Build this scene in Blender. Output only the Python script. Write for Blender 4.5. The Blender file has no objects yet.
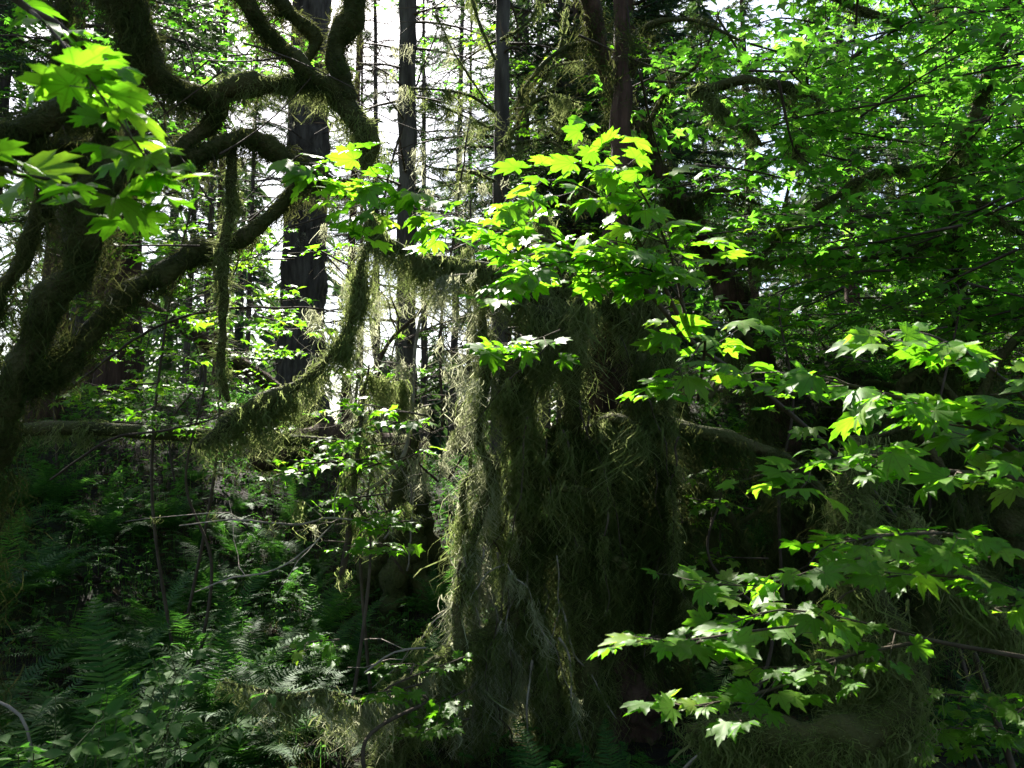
import bpy, math, zlib
import numpy as np

R = math.radians
rng = np.random.default_rng(11)
SC = bpy.context.scene
COL = SC.collection

# ------------------------------------------------------------------ camera, sky, sun, exposure
CAM = np.array([0.0, 0.0, 1.6])
PITCH = R(7.0)
FPX = 28.0 / 36.0 * 1024.0
FWD = np.array([0, math.cos(PITCH), math.sin(PITCH)])
UP = np.array([0, -math.sin(PITCH), math.cos(PITCH)])
RIGHT = np.array([1.0, 0, 0])

cam_d = bpy.data.cameras.new("camera")
cam_d.lens = 28.0
cam_d.sensor_width = 36.0
cam_d.clip_start = 0.05
cam_d.clip_end = 3000
cam_d.dof.use_dof = True
cam_d.dof.focus_distance = 4.6
cam_d.dof.aperture_fstop = 5.0
cam = bpy.data.objects.new("camera", cam_d)
cam.location = CAM
cam.rotation_euler = (R(90) + PITCH, 0, 0)
COL.objects.link(cam)
SC.camera = cam

SUN_DIR = np.array([math.sin(R(-20)) * math.cos(R(48)), math.cos(R(-20)) * math.cos(R(48)), math.sin(R(48))])
SUN_EL = math.asin(SUN_DIR[2])
SUN_AZ = math.atan2(SUN_DIR[0], SUN_DIR[1])          # from +Y towards +X

world = bpy.data.worlds.new("World")
SC.world = world
world.use_nodes = True
wn = world.node_tree
bg = wn.nodes["Background"]
sky = wn.nodes.new("ShaderNodeTexSky")
sky.sky_type = 'NISHITA'
sky.sun_disc = False
sky.sun_elevation = SUN_EL
sky.sun_rotation = SUN_AZ
sky.air_density = 1.2
sky.dust_density = 2.5
wn.links.new(sky.outputs[0], bg.inputs[0])
bg.inputs[1].default_value = 0.05

sun_d = bpy.data.lights.new("sun", 'SUN')
sun_d.energy = 5.0
sun_d.angle = R(0.5)
sun_d.color = (1.0, 0.95, 0.86)
sun = bpy.data.objects.new("sun", sun_d)
from mathutils import Vector
sun.rotation_euler = Vector(SUN_DIR).to_track_quat('Z', 'Y').to_euler()
COL.objects.link(sun)

SC.view_settings.view_transform = 'Standard'
SC.view_settings.look = 'None'
SC.view_settings.exposure = 2.55
SC.view_settings.gamma = 1.0
SC.render.engine = 'CYCLES'
SC.cycles.max_bounces = 8
SC.cycles.diffuse_bounces = 4
SC.cycles.transmission_bounces = 4
SC.cycles.glossy_bounces = 2
SC.cycles.use_denoising = True


def P(px, py, d):
    return CAM + d * (FWD + RIGHT * (px - 512) / FPX + UP * (384 - py) / FPX)


# ------------------------------------------------------------------ mesh helpers
class MB:
    def __init__(self):
        self.V, self.T, self.Q, self.n, self.A = [], [], [], 0, []

    def add(self, V, T=None, Q=None):
        V = np.asarray(V, float).reshape(-1, 3)
        if T is not None and len(T):
            self.T.append(np.asarray(T, np.int64).reshape(-1, 3) + self.n)
        if Q is not None and len(Q):
            self.Q.append(np.asarray(Q, np.int64).reshape(-1, 4) + self.n)
        self.V.append(V)
        self.n += len(V)

    def mesh(self, name, mat, base=(0, 0, 0), smooth=True):
        V = np.concatenate(self.V) - np.asarray(base, float)
        T = np.concatenate(self.T) if self.T else np.zeros((0, 3), np.int64)
        Q = np.concatenate(self.Q) if self.Q else np.zeros((0, 4), np.int64)
        me = bpy.data.meshes.new(name)
        me.vertices.add(len(V))
        me.vertices.foreach_set("co", V.astype(np.float32).ravel())
        li = np.concatenate([T.ravel(), Q.ravel()]).astype(np.int32)
        me.loops.add(len(li))
        me.loops.foreach_set("vertex_index", li)
        st = np.concatenate([np.arange(len(T)) * 3, len(T) * 3 + np.arange(len(Q)) * 4]).astype(np.int32)
        me.polygons.add(len(st))
        me.polygons.foreach_set("loop_start", st)
        me.update(calc_edges=True)
        if smooth:
            me.polygons.foreach_set("use_smooth", np.ones(len(st), bool))
        if self.A and sum(len(a) for a in self.A) == len(V):
            at = me.attributes.new("leaf_co", 'FLOAT_VECTOR', 'POINT')
            at.data.foreach_set("vector", np.concatenate(self.A).astype(np.float32).ravel())
        me.materials.append(mat)
        return me

    def slice(self):
        return (sum(len(t) for t in self.T), sum(len(q) for q in self.Q))

    def build(self, name, mat, parent=None, base=(0, 0, 0), smooth=True):
        o = bpy.data.objects.new(name, self.mesh(name, mat, base, smooth))
        COL.objects.link(o)
        if parent is not None:
            o.parent = parent
        else:
            o.location = base
        return o


def build_multi(name, pairs, parent, base):
    """one mesh of several materials"""
    mb = MB()
    ti, qi = [], []
    for k, (b, _) in enumerate(pairs):
        if not b.n:
            continue
        nt, nq = b.slice()
        V = np.concatenate(b.V)
        mb.add(V, np.concatenate(b.T) if b.T else None, np.concatenate(b.Q) if b.Q else None)
        ti.append(np.full(nt, k)); qi.append(np.full(nq, k))
    me = mb.mesh(name, pairs[0][1], base)
    for _, m in pairs[1:]:
        me.materials.append(m)
    me.polygons.foreach_set("material_index", np.concatenate(ti + qi).astype(np.int32))
    o = bpy.data.objects.new(name, me)
    COL.objects.link(o)
    o.parent = parent
    return o


def reseed(data):
    global rng
    rng = np.random.default_rng(zlib.crc32(data))


def thing(name, label, cat, loc=(0, 0, 0), group=None, rz=0.0):
    reseed((label + str(np.round(loc, 2))).encode())
    o = bpy.data.objects.new(name, None)
    o.empty_display_size = 0.1
    COL.objects.link(o)
    o.location = loc
    o.rotation_euler = (0, 0, rz)
    tag(o, label, cat, group)
    return o


def tag(o, label=None, cat=None, group=None, kind=None):
    for k, v in (("label", label), ("category", cat), ("group", group), ("kind", kind)):
        if v:
            o[k] = v


def norm(a):
    return a / np.maximum(np.linalg.norm(a, axis=-1, keepdims=True), 1e-9)


def sstep(a, b, x):
    t = np.clip((x - a) / (b - a), 0, 1)
    return t * t * (3 - 2 * t)


def wob(x, y, z=0.0, s=0.0):
    return (np.sin(1.7 * x + 2.3 * y + 1.1 * z + s) + np.sin(-2.9 * x + 1.3 * y + 2.7 * z + 1.3 + s) * .7
            + np.sin(4.7 * x + 3.9 * y - 3.1 * z + 2.1 + 2 * s) * .45 + np.sin(-7.3 * x + 8.1 * y + 6.3 * z + .4) * .25) / 2.4


def ground_z(x, y):
    x, y = np.asarray(x, float), np.asarray(y, float)
    h = 2.2 * sstep(3.6, 12.5, y)
    h = h + 1.7 * sstep(0.8, 4.0, x) * sstep(5.5, 9.5, y)
    h = h + 0.7 * sstep(-1.8, -5.0, x) * sstep(4.0, 9.0, y)
    h = h - 0.5 * np.exp(-((x + 1.1) / 0.8) ** 2) * sstep(5, 9, y) * sstep(20, 12, y)
    h = h - 2.6 * sstep(14, 40, y)
    h = h + 0.10 * wob(x, y) * sstep(300, 20, np.abs(y)) + 0.035 * wob(x * 4, y * 4, 0, 1.0) * sstep(60, 10, np.abs(y))
    return h


def gp(px, d):
    """ground point under the pixel column px at depth d"""
    x = (px - 512) / FPX * d
    y = d
    return np.array([x, y, float(ground_z(x, y))])


def spline(pts, seg=0.06):
    p = np.asarray(pts, float)
    if len(p) == 2:
        p = np.array([p[0], (p[0] + p[1]) / 2, p[1]])
    q = np.vstack([2 * p[0] - p[1], p, 2 * p[-1] - p[-2]])
    out = []
    for i in range(1, len(q) - 2):
        n = max(2, int(np.linalg.norm(q[i + 1, :3] - q[i, :3]) / seg))
        t = np.linspace(0, 1, n, endpoint=False)[:, None]
        a, b, c, d = q[i - 1], q[i], q[i + 1], q[i + 2]
        out.append(.5 * (2 * b + (c - a) * t + (2 * a - 5 * b + 4 * c - d) * t * t + (3 * b - a - 3 * c + d) * t ** 3))
    out.append(p[-1:])
    return np.vstack(out)


def frames(C):
    T = norm(np.gradient(C, axis=0))
    ref = np.array([0, 0, 1.0])
    if abs(T[0] @ ref) > .9:
        ref = np.array([1.0, 0, 0])
    u = np.cross(T[0], ref)
    U = []
    for t in T:
        u = u - t * (u @ t)
        u = u / max(np.linalg.norm(u), 1e-9)
        U.append(u)
    U = np.array(U)
    return T, U, np.cross(T, U)


def tube(mb, path, sides=8, rough=0.12, freq=9.0, seed=0.0, cap=True):
    """path: Nx4 (x,y,z,r); lumpy tapered tube"""
    C, r = path[:, :3], path[:, 3]
    T, U, W = frames(C)
    a = np.linspace(0, 2 * np.pi, sides, endpoint=False)
    dirs = U[:, None] * np.cos(a)[None, :, None] + W[:, None] * np.sin(a)[None, :, None]
    pos = C[:, None] + dirs * r[:, None, None]
    if rough:
        nz = wob(pos[..., 0] * freq, pos[..., 1] * freq, pos[..., 2] * freq, seed)
        nz = nz + .55 * wob(pos[..., 0] * freq * 3.1, pos[..., 1] * freq * 3.1, pos[..., 2] * freq * 3.1, seed + 2)
        pos = C[:, None] + dirs * (r[:, None] * (1 + rough * nz))[..., None]
    n = len(C)
    V = pos.reshape(-1, 3)
    i, j = np.meshgrid(np.arange(n - 1), np.arange(sides), indexing='ij')
    k = (j + 1) % sides
    Q = np.stack([i * sides + j, i * sides + k, (i + 1) * sides + k, (i + 1) * sides + j], -1).reshape(-1, 4)
    Tt = []
    if cap:
        V = np.vstack([V, C[:1], C[-1:] + T[-1:] * r[-1] * .5])
        b0, b1 = n * sides, n * sides + 1
        for j_ in range(sides):
            Tt.append((b0, (j_ + 1) % sides, j_))
            Tt.append((b1, (n - 1) * sides + j_, (n - 1) * sides + (j_ + 1) % sides))
    mb.add(V, Tt, Q)
    return C, r, T, U, W


def ribbons(mb, root, d, L, w, segs=3, grav=0.5, wig=0.12, taper=0.25):
    """thin curved ribbons from root along d with length L, sagging"""
    M = len(root)
    if M == 0:
        return
    L = np.broadcast_to(np.asarray(L, float), (M,))
    w = np.broadcast_to(np.asarray(w, float), (M,))
    d = norm(d)
    t = np.linspace(0, 1, segs + 1)
    ph = rng.uniform(0, 6.28, (M, 2))
    k = rng.uniform(3, 12, (M, 2))
    pos = root[:, None] + d[:, None] * (L[:, None] * t)[..., None]
    pos[..., 2] -= grav * L[:, None] * t ** 2
    pos[..., 0] += wig * L[:, None] * t * np.sin(k[:, :1] * t + ph[:, :1])
    pos[..., 1] += wig * L[:, None] * t * np.sin(k[:, 1:] * t + ph[:, 1:])
    side = norm(np.cross(d + np.array([0, 0, -grav]) + 1e-4, rng.normal(size=(M, 3))))
    ww = (w[:, None] * (1 - (1 - taper) * t))[..., None] * .5
    V = np.stack([pos - side[:, None] * ww, pos + side[:, None] * ww], 2).reshape(-1, 3)
    i, j = np.meshgrid(np.arange(M), np.arange(segs), indexing='ij')
    b = (i * (segs + 1) + j) * 2
    mb.add(V, None, np.stack([b, b + 1, b + 3, b + 2], -1).reshape(-1, 4))


def limb_samples(C, r, T, U, W, dens):
    ln = np.linalg.norm(np.diff(C, axis=0), axis=1)
    area = ln * 2 * np.pi * np.maximum((r[1:] + r[:-1]) / 2, .012)
    n = int(area.sum() * dens)
    if n < 1:
        n = 1
    i = rng.choice(len(ln), n, p=area / area.sum())
    t = rng.random(n)[:, None]
    a = rng.uniform(0, 2 * np.pi, n)[:, None]
    c = C[i] * (1 - t) + C[i + 1] * t
    rr = (r[i][:, None] * (1 - t) + r[i + 1][:, None] * t)
    N = U[i] * np.cos(a) + W[i] * np.sin(a)
    return c + N * rr * .95, N, i


def fuzz(mb, S, dens=5000, ln=(.02, .06), w=.004):
    """short shaggy moss all over a limb, combed downwards; thicker in patches"""
    p, N, _ = limb_samples(*S, dens)
    m = wob(p[:, 0] * 5, p[:, 1] * 5, p[:, 2] * 5, 2.0)
    keep = rng.random(len(p)) < np.clip(.75 + .6 * m, .15, 1)
    p, N, m = p[keep], N[keep], m[keep]
    m2 = wob(p[:, 0] * 17, p[:, 1] * 17, p[:, 2] * 17, 4.0)
    sw = np.stack([wob(p[:, 0] * 9, p[:, 1] * 9, p[:, 2] * 9, k_) for k_ in (1.0, 3.0, 6.0)], -1)
    d = N * .6 + np.array([0, 0, -.22]) + rng.normal(size=p.shape) * .7 + sw * .6
    L = rng.uniform(ln[0], ln[1], len(p)) * np.clip(.75 + .8 * m + .6 * m2, .15, 2.2)
    ribbons(mb, p, d, L, w, segs=3, grav=.45, wig=.5)


def beard(mb, S, clumps=40, per=40, ln=(.10, .35), w=.004, spread=.035, under=True):
    """hanging moss in tufts of unequal length under a limb"""
    p, N, _ = limb_samples(*S, 3000)
    if under:
        ok = N[:, 2] < .2
        p, N = p[ok], N[ok]
    if len(p) == 0:
        return
    idx = rng.integers(0, len(p), clumps)
    tan = S[2][0]
    Lc = ln[0] + (ln[1] - ln[0]) * rng.random(clumps) ** 1.8
    n = (.75 * per * (0.3 + Lc / ln[1]) * rng.uniform(.5, 1.4, clumps)).astype(int) + 3
    ci = np.repeat(np.arange(clumps), n)
    off = rng.normal(size=(len(ci), 3)) * spread * np.array([1, 1, .6])
    root = p[idx][ci] + off
    L = Lc[ci] * rng.uniform(.35, 1.0, len(ci))
    lean = rng.normal(size=(clumps, 3)) * np.array([.22, .22, .05])
    d = np.array([0, 0, -1.0]) - off * np.array([5.0, 5.0, 0]) + lean[ci] + rng.normal(size=off.shape) * .22
    ribbons(mb, root, d, L, w * 1.15 * np.exp(rng.normal(0, .5, len(ci))), segs=7, grav=.3, wig=.36, taper=.25)


# ------------------------------------------------------------------ materials
def new_mat(name):
    m = bpy.data.materials.new(name)
    m.use_nodes = True
    nt = m.node_tree
    for n in list(nt.nodes):
        nt.nodes.remove(n)
    out = nt.nodes.new("ShaderNodeOutputMaterial")
    return m, nt, out


def ramp(nt, fac, stops):
    r = nt.nodes.new("ShaderNodeValToRGB")
    els = r.color_ramp.elements
    while len(els) < len(stops):
        els.new(.5)
    for e, (p, c) in zip(els, stops):
        e.position = p
        e.color = (*c, 1)
    nt.links.new(fac, r.inputs[0])
    return r.outputs[0]


def noise(nt, scale, detail=4, vec=None):
    n = nt.nodes.new("ShaderNodeTexNoise")
    n.inputs["Scale"].default_value = scale
    n.inputs["Detail"].default_value = detail
    if vec:
        nt.links.new(vec, n.inputs["Vector"])
    return n.outputs["Fac"]


def objvec(nt, scale=(1, 1, 1)):
    tc = nt.nodes.new("ShaderNodeTexCoord")
    mp = nt.nodes.new("ShaderNodeMapping")
    mp.inputs["Scale"].default_value = scale
    nt.links.new(tc.outputs["Object"], mp.inputs[0])
    return mp.outputs[0]


def island(nt):
    return nt.nodes.new("ShaderNodeNewGeometry").outputs["Random Per Island"]


def veins(nt, angles, w=.016):
    """0..1 mask of the main ribs running out from the stalk, in each leaf's own coordinates"""
    at = nt.nodes.new("ShaderNodeAttribute")
    at.attribute_name = "leaf_co"
    best = None
    for a in angles:
        dt = nt.nodes.new("ShaderNodeVectorMath"); dt.operation = 'DOT_PRODUCT'
        nt.links.new(at.outputs["Vector"], dt.inputs[0]); dt.inputs[1].default_value = (-math.sin(R(a)), math.cos(R(a)), 0)
        ab = nt.nodes.new("ShaderNodeMath"); ab.operation = 'ABSOLUTE'
        nt.links.new(dt.outputs["Value"], ab.inputs[0])
        al = nt.nodes.new("ShaderNodeVectorMath"); al.operation = 'DOT_PRODUCT'
        nt.links.new(at.outputs["Vector"], al.inputs[0]); al.inputs[1].default_value = (math.cos(R(a)), math.sin(R(a)), 0)
        lt = nt.nodes.new("ShaderNodeMath"); lt.operation = 'LESS_THAN'
        nt.links.new(al.outputs["Value"], lt.inputs[0]); lt.inputs[1].default_value = 0
        ad = nt.nodes.new("ShaderNodeMath"); ad.operation = 'ADD'
        nt.links.new(ab.outputs[0], ad.inputs[0]); nt.links.new(lt.outputs[0], ad.inputs[1])
        if best is None:
            best = ad.outputs[0]
        else:
            mn = nt.nodes.new("ShaderNodeMath"); mn.operation = 'MINIMUM'
            nt.links.new(best, mn.inputs[0]); nt.links.new(ad.outputs[0], mn.inputs[1])
            best = mn.outputs[0]
    mr = nt.nodes.new("ShaderNodeMapRange")
    nt.links.new(best, mr.inputs[0])
    mr.inputs[1].default_value = w * .4; mr.inputs[2].default_value = w * 1.6
    mr.inputs[3].default_value = 1; mr.inputs[4].default_value = 0
    return mr.outputs[0]


def tinted(nt, col, mask, mul):
    mx = nt.nodes.new("ShaderNodeMix"); mx.data_type = 'RGBA'; mx.blend_type = 'MULTIPLY'
    nt.links.new(mask, mx.inputs[0]); nt.links.new(col, mx.inputs[6]); mx.inputs[7].default_value = (*mul, 1)
    return mx.outputs[2]


def leafy(name, stops, tstops, trans=.5, rough=.5, spec=.3, patch=None, ribs=None):
    """thin leaf: reflecting front, light passing through"""
    m, nt, out = new_mat(name)
    isl = island(nt)
    if patch:
        nz = noise(nt, patch, 3, objvec(nt))
        ad = nt.nodes.new("ShaderNodeMath"); ad.operation = 'MULTIPLY_ADD'
        nt.links.new(nz, ad.inputs[0]); ad.inputs[1].default_value = 1.3
        nt.links.new(isl, ad.inputs[2])
        sb = nt.nodes.new("ShaderNodeMath"); sb.operation = 'MULTIPLY_ADD'
        nt.links.new(ad.outputs[0], sb.inputs[0]); sb.inputs[1].default_value = .62; sb.inputs[2].default_value = -.2
        isl = sb.outputs[0]
    pr = nt.nodes.new("ShaderNodeBsdfPrincipled")
    c1, c2 = ramp(nt, isl, stops), ramp(nt, isl, tstops)
    if ribs:
        vm = veins(nt, ribs)
        nz = noise(nt, 55, 3, objvec(nt))
        sp = ramp(nt, nz, [(.62, (0, 0, 0)), (.72, (1, 1, 1))])
        c1 = tinted(nt, tinted(nt, c1, sp, (.8, .62, .6)), vm, (1.5, 1.3, 1.5))
        c2 = tinted(nt, tinted(nt, c2, sp, (.75, .6, .6)), vm, (.62, .6, .6))
    nt.links.new(c1, pr.inputs["Base Color"])
    pr.inputs["Roughness"].default_value = rough
    pr.inputs["Specular IOR Level"].default_value = spec
    tr = nt.nodes.new("ShaderNodeBsdfTranslucent")
    nt.links.new(c2, tr.inputs[0])
    mx = nt.nodes.new("ShaderNodeMixShader")
    mx.inputs[0].default_value = trans
    nt.links.new(pr.outputs[0], mx.inputs[1])
    nt.links.new(tr.outputs[0], mx.inputs[2])
    nt.links.new(mx.outputs[0], out.inputs[0])
    return m


def solid(name, stops, scale=6, vscale=(1, 1, 1), rough=.9, bump=.4, bscale=None, spec=.2):
    m, nt, out = new_mat(name)
    v = objvec(nt, vscale)
    pr = nt.nodes.new("ShaderNodeBsdfPrincipled")
    nt.links.new(ramp(nt, noise(nt, scale, 6, v), stops), pr.inputs["Base Color"])
    pr.inputs["Roughness"].default_value = rough
    pr.inputs["Specular IOR Level"].default_value = spec
    b = nt.nodes.new("ShaderNodeBump")
    b.inputs["Strength"].default_value = bump
    b.inputs["Distance"].default_value = .03
    nt.links.new(noise(nt, bscale or scale * 3, 6, v), b.inputs["Height"])
    nt.links.new(b.outputs[0], pr.inputs["Normal"])
    nt.links.new(pr.outputs[0], out.inputs[0])
    return m


M = {}
M['maple'] = leafy("maple_leaf", [(0, (.05, .13, .008)), (.6, (.075, .175, .010)), (1, (.12, .20, .016))],
                   [(0, (.13, .40, .01)), (.6, (.20, .52, .015)), (1, (.38, .64, .03))], .58, .48, .25, ribs=(-116, -73, -36, 0, 36, 73, 116))
M['maple_yellow'] = leafy("canopy_leaf", [(0, (.05, .12, .012)), (.6, (.07, .15, .015)), (1, (.10, .17, .02))],
                          [(0, (.11, .38, .02)), (.6, (.17, .50, .03)), (1, (.28, .60, .05))], .6, .5, .25)
M['fern'] = leafy("fern_leaf", [(0, (.012, .045, .009)), (.5, (.02, .065, .011)), (1, (.04, .085, .015))],
                  [(0, (.03, .12, .015)), (.5, (.06, .2, .02)), (1, (.1, .26, .03))], .35, .6, .12)
M['herb'] = leafy("herb_leaf", [(0, (.02, .065, .010)), (.5, (.035, .095, .015)), (1, (.06, .12, .025))],
                  [(0, (.06, .2, .02)), (.5, (.09, .28, .03)), (1, (.14, .34, .04))], .45, .65, .12)
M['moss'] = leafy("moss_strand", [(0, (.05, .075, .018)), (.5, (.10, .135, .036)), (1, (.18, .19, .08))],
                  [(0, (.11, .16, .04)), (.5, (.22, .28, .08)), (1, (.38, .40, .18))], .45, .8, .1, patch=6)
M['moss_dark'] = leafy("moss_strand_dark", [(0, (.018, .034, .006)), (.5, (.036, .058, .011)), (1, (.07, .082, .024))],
                       [(0, (.05, .063, .017)), (.5, (.085, .10, .028)), (1, (.13, .13, .05))], .4, .85, .1, patch=6)  # darker copy of moss, with shade put into the colour on dim limbs
M['lichen'] = leafy("lichen_strand", [(0, (.16, .17, .11)), (.5, (.24, .25, .18)), (1, (.32, .32, .25))],
                    [(0, (.2, .21, .13)), (.5, (.3, .3, .2)), (1, (.4, .4, .3))], .45, .8, .1)
M['pale'] = leafy("sunlit_pale_strand", [(0, (.12, .145, .06)), (.5, (.22, .24, .13)), (1, (.40, .40, .28))],
                  [(0, (.24, .27, .12)), (.4, (.40, .42, .24)), (1, (.58, .58, .42))], .5, .8, .1, patch=3)  # lichen colour brightened to stand in for sunlight on the strands
M['needle'] = leafy("needle_spray", [(0, (.012, .032, .012)), (.5, (.02, .048, .016)), (1, (.035, .065, .02))],
                    [(0, (.03, .07, .015)), (.5, (.05, .11, .02)), (1, (.08, .15, .03))], .3, .6, .25)
M['mossbed'] = solid("moss_cushion", [(.25, (.02, .024, .007)), (.5, (.045, .05, .012)), (.75, (.07, .06, .025))], 5, bump=1.0, bscale=40)
M['bark'] = solid("grey_bark", [(.3, (.025, .021, .016)), (.5, (.055, .047, .038)), (.7, (.095, .085, .07))], 5, (3, 3, .5), bump=1.0, bscale=14)
M['redbark'] = solid("cedar_bark", [(.3, (.022, .013, .009)), (.5, (.05, .028, .018)), (.7, (.085, .05, .034))], 5, (4, 4, .35), bump=1.0, bscale=12)
M['twig'] = solid("twig_bark", [(.3, (.03, .022, .015)), (.6, (.065, .05, .035)), (.8, (.10, .085, .06))], 12, bump=.3)
M['deadwood'] = solid("bleached_wood", [(.3, (.12, .10, .08)), (.6, (.24, .21, .17)), (.8, (.32, .29, .24))], 8, (1, 1, 1), bump=.5)
M['stem'] = solid("green_stem", [(.3, (.04, .06, .015)), (.7, (.075, .085, .03))], 12, bump=.1, rough=.6)
M['soil'] = solid("forest_floor", [(.3, (.008, .006, .004)), (.48, (.014, .010, .006)), (.54, (.012, .018, .005)), (.75, (.02, .028, .007))], 2.2,
                  bump=1.0, bscale=18)
M['litter'] = leafy("dead_leaf", [(0, (.02, .012, .007)), (.5, (.038, .025, .013)), (1, (.075, .052, .03))],
                    [(0, (.03, .018, .008)), (1, (.07, .05, .02))], .2, .9, .03)


# ------------------------------------------------------------------ leaves
def maple_template(lobes, teeth=True):
    """list of (angle, length); heading +x, petiole joint at the origin"""
    V, T = [(0, 0, 0)], []
    n = len(lobes)

    def pt(a, r, z=0.0):
        V.append((r * math.cos(R(a)), r * math.sin(R(a)), z))
        return len(V) - 1
    angs = [a for a, _ in lobes]
    sinus = [pt(angs[0] - 24, lobes[0][1] * .42)]
    for i in range(n - 1):
        sinus.append(pt((angs[i] + angs[i + 1]) / 2, .60 * min(lobes[i][1], lobes[i + 1][1]) + .05, .03))
    sinus.append(pt(angs[-1] + 24, lobes[-1][1] * .42))
    for i, (a, L) in enumerate(lobes):
        m = pt(a, .55 * L, -.035)
        t = pt(a, L, -.03)
        if teeth:
            l1, l2 = pt(a - 12.5, .80 * L, .015), pt(a - 7, .82 * L, 0)
            r1, r2 = pt(a + 12.5, .80 * L, .015), pt(a + 7, .82 * L, 0)
            ring = [0, sinus[i], l1, l2, t, r2, r1, sinus[i + 1]]
        else:
            ring = [0, sinus[i], pt(a - 9, .75 * L, .01), t, pt(a + 9, .75 * L, .01), sinus[i + 1]]
        for k in range(len(ring)):
            T.append((m, ring[k], ring[(k + 1) % len(ring)]))
    return np.array(V), np.array(T)


LEAF7 = maple_template([(-116, .55), (-73, .82), (-36, .97), (0, 1.1), (36, .97), (73, .82), (116, .55)])
LEAF5 = maple_template([(-105, .62), (-52, .9), (0, 1.05), (52, .9), (105, .62)], teeth=False)


def ovate_template():
    xs = [0, .10, .22, .24, .38, .40, .54, .56, .70, .72, .86, 1.0]
    ws = [0, .13, .235, .215, .265, .235, .245, .205, .18, .14, .075, 0]
    V, T = [], []
    for x, w in zip(xs, ws):
        V += [(x, -w, .05 * w), (x, 0, -.03), (x, w, .05 * w)]
    for i in range(len(xs) - 1):
        b = i * 3
        T += [(b, b + 3, b + 4), (b, b + 4, b + 1), (b + 1, b + 4, b + 5), (b + 1, b + 5, b + 2)]
    return np.array(V), np.array(T)


OVATE = ovate_template()


def place_leaves(mb, tpl, pos, head, nrm, size, droop=.22):
    V0, T0 = tpl
    n = len(pos)
    if n == 0:
        return
    nrm = norm(nrm)
    h = norm(head - nrm * np.sum(head * nrm, 1, keepdims=True))
    s = np.cross(nrm, h)
    size = np.broadcast_to(np.asarray(size, float), (n,))
    dr = rng.uniform(-.1, 2.0, n) * droop
    cup = rng.normal(.05, .2, n)
    r2 = V0[:, 0] ** 2 + V0[:, 1] ** 2
    z = V0[None, :, 2] * rng.uniform(.6, 2.2, (n, 1)) - dr[:, None] * r2[None] + cup[:, None] * V0[None, :, 1] ** 2 \
        + rng.normal(0, .16, (n, 1)) * V0[None, :, 0] * V0[None, :, 1] \
        + rng.uniform(0, .05, (n, 1)) * np.sin(rng.uniform(3, 8, (n, 1)) * V0[None, :, 0] + rng.uniform(3, 8, (n, 1)) * V0[None, :, 1] + rng.uniform(0, 6, (n, 1)))
    sx = rng.uniform(.78, 1.18, (n, 1))
    X = V0[None, :, 0] * sx
    W = (pos[:, None] + size[:, None, None] * (h[:, None] * X[..., None] + s[:, None] * V0[None, :, 1, None] + nrm[:, None] * z[..., None]))
    T = (T0[None] + (np.arange(n) * len(V0))[:, None, None]).reshape(-1, 3)
    mb.add(W.reshape(-1, 3), T)
    mb.A.append(np.tile(V0, (n, 1)))


UPV = np.array([0, 0, 1.0])


def maple_branch(stem, leaf, path, twigs=8, tlen=(.25, .5), size=.06, node=.075, tilt=.32, face=(0, -.25, 0), tpl=LEAF7,
                 start=.12, lead=True, sides=6, droop=.22, updown=.12):
    """branch with opposite leaf pairs along flat side twigs"""
    C = spline(path, .05)
    tube(stem, C, sides, .05, 20)
    T = norm(np.gradient(C[:, :3], axis=0))
    nodes, dirs = [], []
    cum = np.concatenate([[0], np.cumsum(np.linalg.norm(np.diff(C[:, :3], axis=0), axis=1))])
    for k in range(twigs):
        f = start + (1 - start) * (k + rng.uniform(-.3, .3) + .5) / twigs
        i = min(len(C) - 1, int(np.searchsorted(cum, f * cum[-1])))
        t = T[i]
        sd = np.cross(t, UPV)
        sd = sd / max(np.linalg.norm(sd), .2) * (1 if k % 2 else -1)
        d = norm(t * rng.uniform(.4, .9) + sd * rng.uniform(.6, 1.0) + UPV * rng.normal(0, updown))
        L = rng.uniform(*tlen) * (1 - .35 * f)
        n = max(2, int(L / node))
        s = np.linspace(0, 1, n + 1)
        bend = norm(rng.normal(size=3)) * .12 * L
        tp = C[i, :3] + d * (L * s)[:, None] + bend * (s ** 2)[:, None] - UPV * (.10 * L * s ** 2)[:, None]
        rr = np.linspace(max(.0022, C[i, 3] * .5), .0012, n + 1)
        tube(stem, np.column_stack([tp, rr]), 4, 0, cap=False)
        tt = norm(np.gradient(tp, axis=0))
        for q in range(1, n + 1):
            nodes.append(tp[q]); dirs.append(tt[q])
    if lead:
        for q in np.arange(cum[-1] * .35, cum[-1] + .01, node * 1.3):
            i = min(len(C) - 1, int(np.searchsorted(cum, q)))
            nodes.append(C[i, :3]); dirs.append(T[i])
    nodes, dirs = np.array(nodes), np.array(dirs)
    n = len(nodes)
    for sgn in (-1, 1):
        ok = rng.random(n) < .86
        nd, dd = nodes[ok], dirs[ok]
        m = len(nd)
        sd = norm(np.cross(dd, UPV) + 1e-5) * sgn
        ph = norm(dd * rng.uniform(.1, 1.0, (m, 1)) + sd * rng.uniform(.5, 1.0, (m, 1)) + rng.normal(0, .2, (m, 3)))
        pl = rng.uniform(.4, 1.0, m) * size
        base = nd + ph * pl[:, None] - UPV * (pl * .12)[:, None]
        ribbons(stem, nd, ph, pl, .0022, 1, .12, 0, 1)
        hd = norm(ph + rng.normal(0, .3, (m, 3)))
        nr = UPV + np.asarray(face) + rng.normal(0, tilt, (m, 3))
        place_leaves(leaf, tpl, base, hd, nr, size * (.45 + .75 * rng.random(m) ** .7), droop)


def pix(*pts):
    """(px, py, depth, radius) -> world path"""
    return np.array([[*P(a, b, c), r] for a, b, c, r in pts])


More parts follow.
